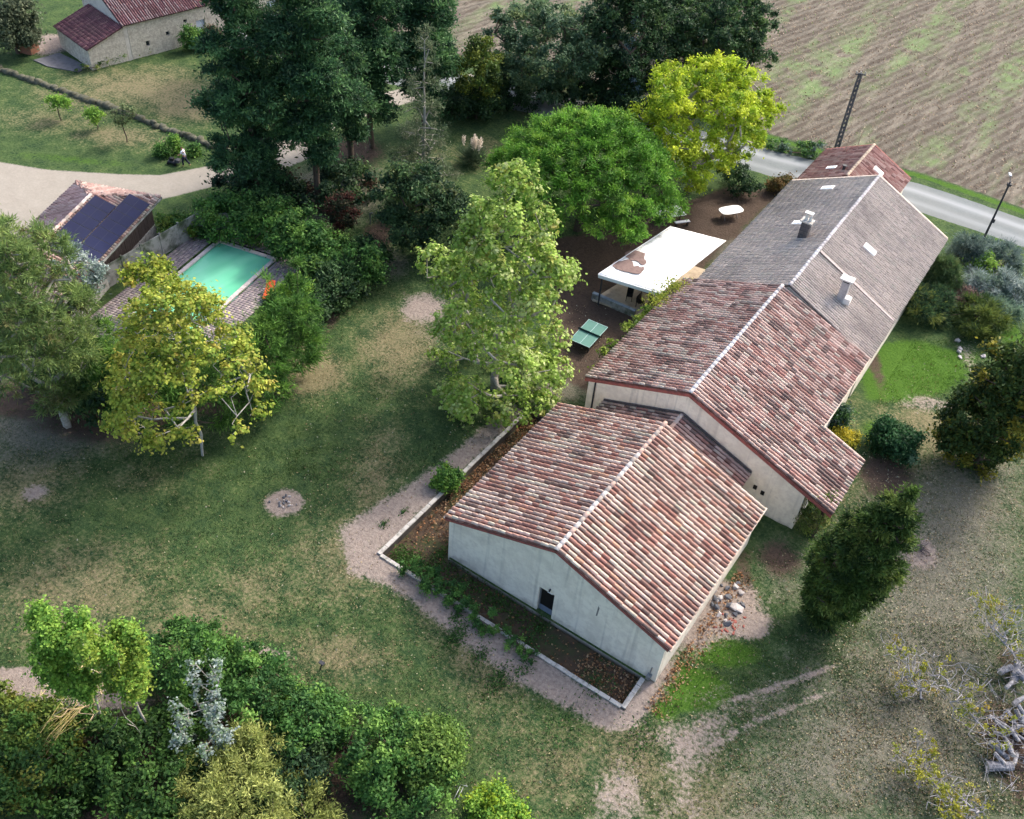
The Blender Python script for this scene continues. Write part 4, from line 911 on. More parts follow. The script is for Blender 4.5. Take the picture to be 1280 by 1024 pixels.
# ------------------------------------------------------------------ rubble beside the nearest wing
def rock(name, c, s, m, lab, cat, grp, flat=.6):
    n = 10; pts = rng.normal(0, 1, (14, 3)); pts /= np.linalg.norm(pts, axis=1)[:, None]
    import bmesh
    bm = bmesh.new()
    for p in pts: bm.verts.new(p*np.array([s, s*random.uniform(.6, .9), s*flat]))
    bmesh.ops.convex_hull(bm, input=bm.verts); bmesh.ops.delete(bm, geom=[v for v in bm.verts if not v.link_faces], context='VERTS')
    me = bpy.data.meshes.new(name); bm.to_mesh(me); bm.free(); me.materials.append(m)
    o = link(name, me, None, (c[0], c[1], s*flat*.45), random.uniform(0, 6)); tag(o, lab, cat, grp); return o
stM = [mat('pale_stone', srgb(178, 172, 170), .9, c2=srgb(140, 134, 130), scale=5), mat('dark_stone', srgb(92, 94, 100), .9, c2=srgb(62, 64, 68), scale=5), mat('red_shard', srgb(150, 88, 78), .9, c2=srgb(110, 66, 60), scale=5)]
rock('boulder', at(920, 762), .42, stM[0], 'large pale grey boulder beside the rubble by the nearest wing', 'boulder', None, .5)
for i in range(26):
    u, v = random.gauss(903, 14), random.gauss(755, 11)
    if u < 884+ (760-v)*.5: u += 12
    k = 0 if i % 3 == 0 else 1
    rock('stone', at(u, v), random.uniform(.12, .26), stM[k], ['pale broken stone in the rubble heap by the nearest wing', 'dark broken stone in the rubble heap by the nearest wing'][k], 'stone', 'rubble stones')
for i in range(30):
    u, v = random.gauss(918, 12), random.gauss(780, 6); rock('tile_shard', at(u, v), random.uniform(.06, .13), stM[2], 'small red tile shard on the dirt below the rubble heap', 'tile shard', 'red tile shards', .4)
for i in range(9): rock('stone', at(random.gauss(1222, 18), random.gauss(446, 8)), random.uniform(.15, .3), stM[0], 'pale stone edging the lush grass patch on the right', 'stone', 'edging stones right')
for i in range(22):
    p = at(random.gauss(355, 7), random.gauss(628, 5)); rock('stone', p, random.uniform(.05, .12), stM[random.choice((0, 0, 1))], 'small stone in the round grey patch on the lawn', 'stone', 'stones of the round patch')

# ------------------------------------------------------------------ log pile bottom right
logM = mat('cut_log', srgb(132, 132, 138), .95, c2=srgb(60, 60, 64), scale=5, amt=.9, c3=srgb(160, 160, 164), s3=3, stretch=(2, 2, .6), bump=.5); endM = mat('log_end', srgb(190, 186, 180), .9, c2=srgb(150, 142, 132), scale=8)
def log(u, v, z, L, r, ang, tilt, lab, grp='grey logs of the pile'):
    p = at(u, v, z); d = np.array([math.cos(ang)*math.cos(tilt), math.sin(ang)*math.cos(tilt), math.sin(tilt)])
    o = empty('log', p, 0, lab, 'log', grp); b_ = MB(); k1 = -d*L/6+rng.normal(0, r*.07, 3); k2 = d*L/6+rng.normal(0, r*.07, 3)
    b_.tube(-d*L/2, k1, r, r*random.uniform(.9, 1.1), 9).tube(k1, k2, r*random.uniform(.9, 1.08), r*random.uniform(.85, 1.05), 9).tube(k2, d*L/2, r*random.uniform(.85, 1), r*.88, 9)
    if random.random() < .2: b_.tube(k2, k2+rng.normal(0, r*1.6, 3)+[0, 0, r*1.4], r*.3, r*.2, 6)
    b_.build('bark', logM, o)
    MB().tube(d*(L/2+.0), d*(L/2+.012), r*.86, r*.84, 10).build('cut_end', endM, o); MB().tube(-d*(L/2+.012), -d*(L/2), r*.95, r*.97, 10).build('cut_end', endM, o)
log(1250, 958, .28, 1.15, .24, .6, .15, 'thick grey cut log at the front of the log pile', None)
for i in range(26):
    u, v = random.uniform(1246, 1300), random.uniform(885, 952); log(u, v, random.uniform(.15, .7), random.uniform(.5, 1.1), random.uniform(.07, .15), random.gauss(-.3, .5), random.gauss(0, .2), 'weathered grey log in the pile at the lower right edge')
for i in range(10):
    u, v = random.uniform(1255, 1300), random.uniform(835, 885); log(u, v, random.uniform(.2, .6), random.uniform(.5, .9), random.uniform(.1, .2), random.gauss(.8, .6), random.gauss(0, .2), 'dark log higher in the pile at the right edge', 'dark logs of the pile')

# ------------------------------------------------------------------ foliage engine
LEAFN = [0]
def leaf_mesh(C, size, cols, out=None, aspect=.55, up=.35, spiky=0.0):
    """C (n,3) leaf centres, out outward directions; folded-diamond quads"""
    n = len(C); LEAFN[0] += n
    nrm = rng.normal(0, 1, (n, 3)); nrm /= np.linalg.norm(nrm, axis=1)[:, None]
    if out is not None: nrm = nrm*(1-up)+out*up*1.2
    nrm[:, 2] += up*.9; nrm /= np.linalg.norm(nrm, axis=1)[:, None]
    r = rng.normal(0, 1, (n, 3))
    if spiky and out is not None: r = r*(1-spiky)+out*spiky*2.5
    t = r-(r*nrm).sum(1)[:, None]*nrm
    if spiky: t = r
    t /= np.linalg.norm(t, axis=1)[:, None]+1e-9; bt = np.cross(nrm, t); bt /= np.linalg.norm(bt, axis=1)[:, None]+1e-9
    s = (size*rng.uniform(.6, 1.35, n))[:, None]
    V = np.stack([C-t*s, C+bt*s*aspect, C+t*s, C-bt*s*aspect], 1)
    V[:, 2] += nrm*s*rng.uniform(-.3, .1, (n, 1))
    Q = np.arange(n*4).reshape(n, 4)
    return V.reshape(-1, 3), Q, np.repeat(cols, 4, 0)
def unit(n):
    v = rng.normal(0, 1, (n, 3)); return v/np.linalg.norm(v, axis=1)[:, None]
def sample_clumps(lobes, n, shell=.62, bottom=-.75, minz=.15):
    out = []; nrm = []; lob = np.array(lobes, float); wt = (lob[:, 3]*lob[:, 4]*lob[:, 5])**(2/3); k = rng.choice(len(lob), n*3, p=wt/wt.sum())
    d = unit(n*3); rr = shell+(1-shell)*rng.random(n*3)**.6; P_ = lob[k, :3]+d*rr[:, None]*lob[k, 3:6]
    ok = (d[:, 2] > bottom) & (P_[:, 2] > minz)
    for i, L in enumerate(lob):
        q = (((P_-L[:3])/L[3:6])**2).sum(1); ok &= ~((q < (shell*.8)**2) & (k != i))
    P_ = P_[ok][:n]; d = d[ok][:n]; return P_, d
def skeleton(base, targets, h0, r0, m, parent, name='trunk', bendy=.12, stems=1, k=5, top=None, thin=1.0):
    """grow limbs towards clump centres, pipe-model radii"""
    nodes = [np.array(base, float)]; par = [-1]; tp = np.array(top if top is not None else [base[0], base[1], h0], float)
    ns = 4 if top is None else 9
    for s in range(stems):
        off = np.array([random.gauss(0, .6), random.gauss(0, .6), 0])*(stems > 1); prev = 0
        for i in range(1, ns+1):
            t = i/ns; p = np.array(base)*(1-t)+(tp+off*1.6)*t+rng.normal(0, bendy*.5, 3)*[1, 1, .1]; nodes.append(p); par.append(prev); prev = len(nodes)-1
    order = np.argsort(np.linalg.norm(targets-tp, axis=1))
    for i in order:
        t = targets[i]; N_ = np.array(nodes); d = np.linalg.norm(N_-t, axis=1)+np.maximum(0, N_[:, 2]-t[2]+.1)*1.2+(np.arange(len(N_)) == 0)*50
        j = int(np.argmin(d)); a = N_[j]; L = np.linalg.norm(t-a)
        if L < .25: continue
        seg = max(1, min(4, int(L/.9))); prev = j
        for s in range(1, seg+1):
            q = a+(t-a)*s/seg; q = q+rng.normal(0, bendy*L/seg*.5, 3)+np.array([0, 0, -.06*L*math.sin(math.pi*s/seg)])*(s < seg); nodes.append(q); par.append(prev); prev = len(nodes)-1
    n = len(nodes); cnt = np.ones(n)
    for i in range(n-1, 0, -1): cnt[par[i]] += cnt[i]*.9
    rad = np.maximum(.018, r0*(cnt/cnt[0])**.5)*thin
    nodes = np.array(nodes); par = np.array(par); ch = np.arange(1, n); A_ = nodes[par[1:]]; B_ = nodes[1:]; d = B_-A_; L = np.linalg.norm(d, axis=1)+1e-6; d /= L[:, None]
    ref = np.where(np.abs(d[:, 2:3]) < .9, np.array([[0, 0, 1.]]), np.array([[1., 0, 0]])); x = np.cross(d, ref); x /= np.linalg.norm(x, axis=1)[:, None]; y = np.cross(d, x)
    th = np.linspace(0, 2*math.pi, k, endpoint=False); ra = np.minimum(rad[par[1:]], rad[1:]*1.8); rb = rad[1:]
    ring = lambda P_, r: P_[:, None]+r[:, None, None]*(np.cos(th)[None, :, None]*x[:, None]+np.sin(th)[None, :, None]*y[:, None])
    V = np.concatenate([ring(A_, ra), ring(B_, rb)], 1); m_ = n-1; base_i = (np.arange(m_)*2*k)[:, None, None]
    q = np.array([(i, (i+1) % k, k+(i+1) % k, k+i) for i in range(k)])
    return link(name, np_mesh(name, V.reshape(-1, 3), (q[None]+base_i).reshape(-1, 4), m, smooth=True), parent)
def clump_leaves(P_, d, per, cr, size, pal, flat=.75, mixv=.25, aspect=.55, up=.35, spiky=0.0, hollow=False):
    n = len(P_); k = np.repeat(np.arange(n), per)
    crs = cr*rng.uniform(.65, 1.3, n)[k]; u = unit(len(k)); rad = np.abs(rng.normal(0, .62, len(k)))+.12
    C = P_[k]+u*(rad*crs)[:, None]*np.array([1, 1, flat])
    pc = np.array([p[0] for p in pal]); pw = np.array([p[1] for p in pal], float); pw /= pw.sum()
    cc = pc[rng.choice(len(pal), n, p=pw)]*rng.uniform(.8, 1.2, (n, 1)); lc = pc[rng.choice(len(pal), len(k), p=pw)]
    cols = (cc[k]*(1-mixv)+lc*mixv)*rng.uniform(.72, 1.3, (len(k), 1))
    out = u*.6+d[k]*.4; out /= np.linalg.norm(out, axis=1)[:, None]+1e-9
    return leaf_mesh(C, size, cols, out, aspect, up, spiky)
def lobes_for(c, r, rz, n, rs=.5, spread=.62, seed=None):
    L = [(c[0], c[1], c[2], r*.72, r*.72, rz*.75)]
    for i in range(n+3):
        d = unit(1)[0]; s = rs*random.uniform(.35, .6); L.append((c[0]+d[0]*r*.88, c[1]+d[1]*r*.88, c[2]+d[2]*rz*.85, r*s, r*s, max(.25, rz*s)))
    for i in range(n):
        d = unit(1)[0]; s = rs*random.uniform(.75, 1.2)
        L.append((c[0]+d[0]*r*spread, c[1]+d[1]*r*spread, c[2]+d[2]*rz*spread, r*s, r*s, max(.4, rz*s)))
    return L
def place(u, v, wpx, hpx, trunk=0.0):
    """crown centre, radius and half height from its outline in the photo"""
    z = 3.0
    for _ in range(30):
        p = at(u, v, z); dp = depth(p); r = wpx*dp/SRC_F; t = (hpx*dp/SRC_F)**2-(.69*r)**2; rz = max(.5*r, math.sqrt(max(t, 0))/.73) if t > 0 else .5*r
        z = .5*z+.5*(rz+trunk)
    return at(u, v, z), r, rz
def tree(name, label, cat, u, v, wpx, hpx, pal, trunk=2.0, n=160, per=120, cr=.8, size=.15, lobes=7, bark=None, r0=.22, group=None, shell=.6, targets=110, rs=.5, spread=.62, flat=.75,
         aspect=.55, up=.35, spiky=0.0, stems=1, mixv=.25, bottom=-.75, shape=None, thin=1.0, bendy=.12, straight=False, crown=True, minz=.15):
    c, r, rz = place(u, v, wpx, hpx, trunk)
    root = empty(name, (c[0], c[1], 0), 0, label, cat, group); lc = np.array([0, 0, c[2]])
    L = shape(lc, r, rz) if shape else lobes_for(lc, r, rz, lobes, rs, spread)
    P_, d = sample_clumps(L, n, shell, bottom, minz)
    tg = P_[rng.choice(len(P_), min(targets, len(P_)), replace=False)]*np.array([.93, .93, .97]) if len(P_) else P_
    skeleton((0, 0, -.1), tg, max(trunk, .4)+rz*.5, r0, bark or barkM, root, thin=thin, stems=stems, bendy=bendy, top=(0, 0, c[2]+rz*.85) if straight else None)
    V, Q, cl = clump_leaves(P_, d, per, cr, size, pal, flat, mixv, aspect, up, spiky)
    o = link('crown' if cat == 'tree' else 'foliage', np_mesh('crown', V, Q, leafM, cl), root)
    return root
def bush(name, label, u, v, wpx, hpx, pal, **k):
    a = dict(trunk=0.0, n=70, per=110, cr=.45, size=.10, lobes=5, r0=.07, targets=40, cat='shrub'); a.update(k); cat = a.pop('cat')
    return tree(name, label, cat, u, v, wpx, hpx, pal, **a)
def hedge(name, label, cat, pts, wd, ht, pal, per=110, dens=1.6, cr=.5, size=.12, seed=0, bark=None, **k):
    """rounded mass along a ground path; pts photo pixels of its centre line on the ground"""
    W = [at(u, v)[:2] for u, v in pts]; L = []; c0 = np.mean(W, 0); root = empty(name, (c0[0], c0[1], 0), 0, label, cat); tot = 0
    for a_, b_ in zip(W, W[1:]):
        dl = np.linalg.norm(b_-a_); m_ = max(1, int(dl/(wd*.45))); tot += dl
        for i in range(m_+1):
            p = a_+(b_-a_)*i/m_-c0+rng.normal(0, wd*.10, 2); h = ht*random.uniform(.82, 1.12); w_ = wd*.5*random.uniform(.8, 1.15); L.append((p[0], p[1], h*.45, w_, w_, h*.55))
            for _b in range(3):
                a = random.uniform(0, 6.28); q = w_*random.uniform(.5, 1.0); L.append((p[0]+math.cos(a)*q, p[1]+math.sin(a)*q, h*random.uniform(.35, .95), w_*.3, w_*.3, w_*.3))
    n = int(dens*(tot+wd)*(wd+ht)); P_, d = sample_clumps(L, n, .7, -.6)
    tg = P_[rng.choice(len(P_), min(60, len(P_)), replace=False)]*np.array([1, 1, .9])
    # stems: several short roots along the line
    lo = np.array(L); base = lo[len(lo)//2, :3]*[1, 1, 0]
    skeleton(base, tg, ht*.3, .10, bark or barkM, root, name='stems', thin=.8)
    V, Q, cl = clump_leaves(P_, d, per, cr, size, pal, **k); link('foliage', np_mesh('foliage', V, Q, leafM, cl), root); return root
S = srgb

# ------------------------------------------------------------------ palettes
DK = [(S(52, 78, 52), 4), (S(68, 96, 60), 4), (S(38, 60, 44), 3), (S(88, 114, 66), 1.4)]
CEDAR = [(S(54, 88, 60), 4), (S(74, 112, 70), 4), (S(40, 66, 50), 3), (S(98, 134, 82), 1.8)]
OLIVE = [(S(84, 110, 78), 4), (S(104, 128, 92), 3), (S(70, 96, 74), 3), (S(130, 144, 92), 1)]
PINE = [(S(86, 134, 46), 4), (S(108, 156, 54), 4), (S(66, 108, 42), 2.5), (S(138, 176, 66), 1.8)]
YEL = [(S(172, 192, 50), 4), (S(146, 172, 48), 4), (S(196, 206, 66), 2.5), (S(112, 144, 46), 2.5)]
PLANE = [(S(136, 166, 72), 4), (S(160, 186, 90), 3), (S(122, 152, 66), 3), (S(200, 208, 146), 1.6), (S(172, 162, 86), .6)]
OAKY = [(S(158, 172, 68), 4), (S(176, 178, 78), 3), (S(118, 146, 56), 3.4), (S(186, 170, 84), 1.2), (S(92, 122, 52), 1.5)]
LIME = [(S(118, 158, 64), 4), (S(142, 176, 76), 3), (S(92, 136, 56), 3)]
HEDG = [(S(76, 116, 58), 4), (S(94, 136, 64), 3), (S(56, 92, 50), 3), (S(120, 156, 74), 1.3)]
BAMB = [(S(92, 132, 58), 4), (S(112, 150, 66), 3), (S(70, 110, 50), 3)]
SILV = [(S(158, 172, 168), 4), (S(180, 190, 186), 3), (S(128, 148, 138), 3), (S(100, 124, 98), 2)]
ROSE = [(S(110, 128, 122), 3), (S(84, 108, 96), 3), (S(132, 148, 142), 2), (S(70, 92, 78), 2)]
SCOTS = [(S(118, 142, 82), 4), (S(98, 124, 72), 4), (S(142, 160, 92), 2), (S(116, 112, 76), 1)]
GREY = [(S(104, 118, 88), 4), (S(84, 102, 74), 3), (S(128, 134, 108), 2), (S(64, 86, 60), 2)]
YG = [(S(132, 152, 60), 4), (S(154, 170, 74), 3), (S(110, 136, 54), 3)]
PALEOL = [(S(150, 158, 88), 4), (S(168, 176, 104), 3), (S(128, 140, 74), 3)]
GOLD = [(S(196, 180, 52), 4), (S(172, 164, 56), 3), (S(150, 152, 60), 2)]
QUERC = [(S(58, 82, 42), 4), (S(76, 98, 44), 3), (S(46, 66, 36), 3), (S(138, 132, 48), 1.3)]

# ------------------------------------------------------------------ big dark conifers, upper left
def cedar_shape(c, r, rz):
    L = []
    for i in range(13):
        t = i/12; z = c[2]-rz+2*rz*t; rr = r*(min(1, .55+t*1.6)-.75*max(0, t-.4)/.6)*random.uniform(.8, 1.08)
        a = i*2.4; L.append((math.cos(a)*rr*.42, math.sin(a)*rr*.42, z, rr*.62, rr*.62, rz*.17))
    return L
kw = dict(n=620, per=120, cr=.7, size=.15, shape=cedar_shape, flat=.5, aspect=.35, spiky=.35, r0=.24, shell=.5, targets=150, bottom=-.95)
tree('cypress_tree', 'tallest dark conifer, broad crown hanging over the mown lawn', 'tree', 304, 88, 78, 124, CEDAR, trunk=2.6, **kw)
tree('cypress_tree', 'dark conifer with bare trunks showing beside the gravel drive', 'tree', 384, 62, 68, 106, CEDAR, trunk=5.6, **kw)
tree('cypress_tree', 'dark conifer touching the top edge left of the bare grey one', 'tree', 460, 28, 66, 92, CEDAR, trunk=4.0, **kw)
tree('cypress_tree', 'dark conifer at the top edge directly behind the bare grey spruce', 'tree', 530, 30, 52, 84, CEDAR, trunk=2.5, **kw)
tree('cypress_tree', 'farthest dark conifer cut by the top edge above the drive', 'tree', 350, -30, 80, 90, DK, trunk=2.0, **{**kw, 'n': 200})
tree('cypress_tree', 'small conifer with grey dead twigs among the drive conifers', 'tree', 432, 96, 40, 58, CEDAR, trunk=4.6, **{**kw, 'n': 220})
def spruce_shape(c, r, rz):
    L = []
    for i in range(12):
        t = i/11; z = c[2]-rz*.95+1.9*rz*t; rr = r*(1-.86*t)
        for k in range(max(2, int(6*(1-t)))):
            a = k*2.1+i*1.3; L.append((math.cos(a)*rr*.6, math.sin(a)*rr*.6, z, rr*.42+.15, rr*.42+.15, rz*.06+.1))
    return L
tree('spruce_tree', 'sparse grey-green spruce with bare drooping branches', 'tree', 530, 148, 52, 92, GREY, trunk=.8, straight=True, n=420, per=60, cr=.5, size=.10, shape=spruce_shape, bark=mat('ash_bark', S(150, 146, 138), .9), r0=.2, targets=230, spiky=.5, aspect=.25, shell=.4, thin=1.0, bendy=.05)
tree('blue_spruce', 'small blue spruce against the dark trees at the top', 'tree', 788, 82, 19, 42, [(S(120, 150, 164), 4), (S(96, 128, 146), 3), (S(140, 168, 178), 2)], trunk=.5, n=80, per=70, cr=.45, size=.11, shape=spruce_shape, spiky=.5, aspect=.25, r0=.1, targets=50, bendy=.04)
# ------------------------------------------------------------------ tree belt by the road
kb = dict(n=460, per=90, cr=.6, size=.14, lobes=11, r0=.3)
tree('lime_tree', 'grey-green loose tree left of the dark belt near the road', 'tree', 682, 54, 80, 74, OLIVE, trunk=.4, **{**kb, 'per': 110})
tree('oak_tree', 'dark round tree at the top, left half of the dark belt', 'tree', 785, 46, 54, 72, DK, trunk=.6, **kb)
tree('oak_tree', 'dark tree at the top right of the belt beside the ploughed field', 'tree', 905, 45, 66, 62, DK+[(S(88, 118, 64), 3)], trunk=1.5, **kb)
tree('oak_tree', 'dark tree cut by the top edge in the middle of the belt', 'tree', 850, 5, 70, 55, DK, trunk=1.5, **kb)
tree('yellow_maple', 'large yellow tree between the umbrella pine and the road', 'tree', 880, 150, 100, 90, YEL, trunk=1.4, n=620, per=100, cr=.5, size=.12, lobes=11, r0=.3, bark=paleBark, rs=.42, shell=.66)
tree('hazel', 'yellow-green small tree over a dark base left of the grey-green one', 'tree', 598, 92, 32, 44, [(S(120, 132, 52), 3), (S(80, 104, 48), 4), (S(50, 72, 40), 3)], trunk=.6, n=110, per=110, cr=.6, size=.13, r0=.12)
tree('dark_shrub_tree', 'dark shrubby tree under the yellow-green hazel', 'tree', 585, 128, 36, 24, DK, trunk=.2, n=90, per=120, cr=.6, size=.13, r0=.12)
hedge('roadside_hedge', 'dark hedge on the near side of the road behind the umbrella pine', 'hedge', [(560, 142), (620, 138), (690, 128), (760, 138), (800, 160)], 3.0, 2.6, DK, per=110, dens=1.8, cr=.6, size=.14)
# umbrella pine
def umbrella(c, r, rz):
    L = []
    for i in range(64):
        a = i*2.39996; q = math.sqrt((i+.5)/64); rr = r*q*.95
        L.append((math.cos(a)*rr, math.sin(a)*rr, c[2]+rz*(.6-1.25*q**2.4)+random.uniform(-.4, .4), r*.165, r*.165, r*.14))
    return L
tree('umbrella_pine', 'bright green umbrella pine with a broad domed crown', 'tree', 733, 199, 122, 90, PINE, trunk=2.6, n=1150, per=170, cr=.5, size=.12, shape=umbrella, spiky=.45, aspect=.28, up=.6, r0=.36, targets=170, shell=.55, bottom=-.35, flat=.7, mixv=.2)
# plane tree
def plane_shape(c, r, rz):
    L = [(0, 0, c[2], r*.5, r*.5, rz*.9)]
    for i in range(40):
        t = random.random(); z = c[2]-rz*.85+rz*1.72*t; rr = r*(1.0-.72*max(0, (t-.35)/.65))*random.uniform(.8, 1.2)*(.75+.25*min(1, t*5)); a = i*2.39996
        L.append((math.cos(a)*rr*.8, math.sin(a)*rr*.8, z, rr*.2+.3, rr*.2+.3, .8+.6*random.random()))
    L.append((.2, .1, c[2]+rz*.95, .8, .8, 1.1))
    for i in range(9):
        a = -1.9+i*.45; L.append((math.cos(a)*r*.55, math.sin(a)*r*.55, max(1.0, c[2]-rz*.88), r*.26, r*.26, .8))
    return L
tree('plane_tree', 'tall light green plane tree in the middle of the lawn', 'tree', 627, 360, 118, 146, PLANE, trunk=.2, n=1300, per=34, cr=.40, size=.11, shape=plane_shape, bark=paleBark, r0=.26, aspect=.75, up=.55, shell=.45, targets=200, mixv=.5)
tree('laurel_tree', 'dark evergreen tree left of the light green plane tree', 'tree', 528, 262, 56, 58, DK+[(S(92, 104, 60), 1)], trunk=.3, n=220, per=140, cr=.6, size=.12, lobes=8, r0=.18)
# sprawling yellow tree with grey limbs
def sprawl(c, r, rz):
    L = []
    for i in range(110):
        a = random.uniform(0, 6.283); q = math.sqrt(random.random()); rr = r*q
        L.append((math.cos(a)*rr, math.sin(a)*rr, c[2]+rz*(.9-1.3*q**2)+random.uniform(-.4, .3), .85, .85, .28))
    return L
tree('fig_tree', 'sprawling yellow-green tree with bare grey branches beside the pool', 'tree', 230, 462, 96, 120, OAKY, trunk=.8, n=900, per=24, cr=.38, size=.10, shape=sprawl, bark=mat('silver_bark', S(168, 166, 160), .9, c2=S(120, 116, 110), scale=4), r0=.09, targets=800, aspect=.7, up=.6, shell=.2, bendy=.2, thin=.9, mixv=.4, bottom=-1)
tree('yellow_fig_branch_tree', 'small yellow tree at the pool fence, left of the water', 'tree', 192, 342, 40, 22, OAKY, trunk=2.2, n=40, per=60, cr=.5, size=.13, lobes=5, bark=paleBark, r0=.08, targets=30, aspect=.7)
hedge('bamboo_hedge', 'tall feathery green hedge behind the sprawling yellow tree', 'hedge', [(140, 520), (200, 535), (265, 530), (325, 505), (352, 470), (362, 440)], 3.8, 6.6, BAMB+[(S(60, 90, 48), 3)], per=150, dens=2.0, cr=.6, size=.17, spiky=.5, aspect=.16, up=.3)
hedge('shade_hedge', 'dark green hedge between the left pine and the yellow tree', 'hedge', [(70, 480), (130, 510), (175, 480)], 3.6, 4.6, DK+[(S(84, 110, 60), 2)], per=130, dens=1.4, cr=.7, size=.16)
# left pine
tree('scots_pine', 'loose olive pine at the left edge with a pale trunk', 'tree', 40, 402, 74, 118, SCOTS, trunk=1.6, n=640, per=80, cr=.5, size=.16, lobes=14, bark=paleBark, r0=.26, spiky=.6, aspect=.14, rs=.36, spread=.8, targets=220, shell=.5, bottom=-.8)
tree('silver_willow', 'silvery shrub tree against the boarded pool shed', 'tree', 96, 342, 26, 44, SILV, trunk=.8, n=70, per=80, cr=.45, size=.12, lobes=5, r0=.08, targets=50, aspect=.4)
# pool hedges
hedge('pool_hedge', 'long clipped green hedge curving behind the pool', 'hedge', [(262, 292), (300, 298), (345, 305), (380, 318), (420, 335), (440, 355)], 3.6, 3.2, HEDG, per=150, dens=2.4, cr=.6, size=.12)
hedge('corner_hedge', 'dark hedge block at the lawn corner below the pool hedge', 'hedge', [(385, 405), (410, 390), (440, 365), (460, 340)], 2.6, 2.8, DK+[(S(66, 96, 56), 4)], per=150, dens=2.2, cr=.55, size=.12)
bush('bright_shrub', 'bright green feathery shrub beside the orange lounger', 372, 378, 26, 30, LIME, n=70, per=110, spiky=.4, aspect=.25, size=.13)
bush('verge_shrub', 'yellowish shrub between the shed and the gravel drive', 222, 282, 24, 16, YG+HEDG, n=60)
hedge('dark_understory', 'dark shrubs under the big conifers beside the drive', 'hedge', [(300, 262), (350, 262), (400, 262), (440, 235)], 4.2, 2.4, DK+[(S(40, 66, 52), 4), (S(92, 60, 52), .8)], per=120, dens=1.3, cr=.8, size=.15)
bush('red_shrub', 'reddish brown shrub in the shade left of the grey post', 428, 268, 18, 30, [(S(96, 56, 50), 3), (S(60, 70, 50), 4), (S(50, 60, 46), 3)], n=50)
# pampas grass
p = at(592, 205); pg = empty('pampas_grass', (p[0], p[1], 0), 0, 'clump of pampas grass with pale feathery plumes', 'ornamental grass')
C = rng.normal(0, .55, (1500, 3))*[1, 1, .5]+[0, 0, .8]; V, Q, cl = leaf_mesh(C, .45, np.tile(S(84, 104, 80), (1500, 1))*rng.uniform(.7, 1.2, (1500, 1)), C/np.linalg.norm(C, axis=1)[:, None], .04, .2, .8); link('foliage', np_mesh('foliage', V, Q, leafM, cl), pg)
for k in range(11):
    q = np.array([random.gauss(0, .45), random.gauss(0, .35), 1.7+random.random()*.5]); C = q+rng.normal(0, 1, (70, 3))*[.07, .07, .24]; V, Q, cl = leaf_mesh(C, .09, np.tile(S(226, 214, 200), (70, 1)), None, .4); link('plume', np_mesh('plume', V, Q, leafM, cl), pg)
# umbrella pine neighbours, verge
hedge('road_hedge', 'low dark hedge on the far side of the road left of the pole', 'hedge', [(968, 184), (1000, 191), (1030, 197)], 1.6, 1.1, HEDG+ROSE, per=90, dens=2.0, cr=.4, size=.1)
bush('autumn_shrub', 'brownish shrub where the yellow tree meets the grey roof', 976, 232, 16, 13, [(S(128, 104, 66), 3), (S(96, 96, 56), 3), (S(70, 76, 48), 2)], n=40)
bush('dark_shrub', 'dark shrub at the foot of the yellow tree', 925, 226, 30, 14, DK, n=50)
hedge('roof_vine', 'light green climbing vine along the left eave of the middle wing', 'climbing plant', [(741, 497), (765, 468), (790, 440), (815, 412), (838, 388)], .9, 3.4, YG+[(S(96, 128, 60), 4)], per=60, dens=1.6, cr=.32, size=.10)
for k, (u, v, z, n_) in enumerate(((845, 358, 4.0, 26), (826, 377, 3.9, 22))):
    p = at(u, v, z); C = rng.normal(0, 1, (n_*22, 3))*[.5, .5, .15]
    V, Q, cl = leaf_mesh(C, .08, np.array([S(140, 150, 60)])*rng.uniform(.7, 1.3, (n_*22, 1)), None, .6, .5)
    t_ = empty('vine_shoot', p, 0, ['vine shoots spilling over the tiles beside the awning corner', 'yellowish vine shoots on the tiles below the awning corner'][k], 'climbing plant'); link('foliage', np_mesh('foliage', V, Q, leafM, cl), t_)
    MB().tube((-.5, -.2, -.1), (.4, .3, .05), .02, .01, 5).build('stem', barkM, t_)
# ------------------------------------------------------------------ right side
def flame(c, r, rz):
    L = []
    for i in range(26):
        t = (i+.5)/26; z = c[2]-rz+2*rz*t; rr = r*.98*(math.sin(math.pi*(.14+.85*t**1.1))**1.05); a = i*2.4; L.append((math.cos(a)*rr*.38+t*1.3, math.sin(a)*rr*.38, z, rr*.66, rr*.66, rz*.1+.15+rr*.12))
    return L
# cypress stands on a known spot
def tree_at(name, label, x, y, h, r, pal, base_z=.3, shape=None, **k):
    a = dict(n=200, per=120, cr=.5, size=.12, r0=.2, targets=80, shell=.6, bottom=-.9, flat=.75, aspect=.5, up=.35, spiky=0., mixv=.25, bark=None, lobes=8, thin=1., bendy=.12, rs=.5, spread=.62, cat='tree', group=None, stems=1, minz=.1); a.update(k)
    rz = (h-base_z)/2; c = np.array([0, 0, base_z+rz]); root = empty(name, (x, y, 0), 0, label, a['cat'], a['group']); L = shape(c, r, rz) if shape else lobes_for(c, r, rz, a['lobes'], a['rs'], a['spread'])
    P_, d = sample_clumps(L, a['n'], a['shell'], a['bottom'], a['minz']); tg = P_[rng.choice(len(P_), min(a['targets'], len(P_)), replace=False)]*[.93, .93, 1]
    skeleton((0, 0, -.1), tg, max(base_z, .4)+rz*.6, a['r0'], a['bark'] or barkM, root, thin=a['thin'], bendy=a['bendy'], stems=a['stems'])
    V, Q, cl = clump_leaves(P_, d, a['per'], a['cr'], a['size'], pal, a['flat'], a['mixv'], a['aspect'], a['up'], a['spiky']); link('crown' if a['cat'] == 'tree' else 'foliage', np_mesh('crown', V, Q, leafM, cl), root); return root
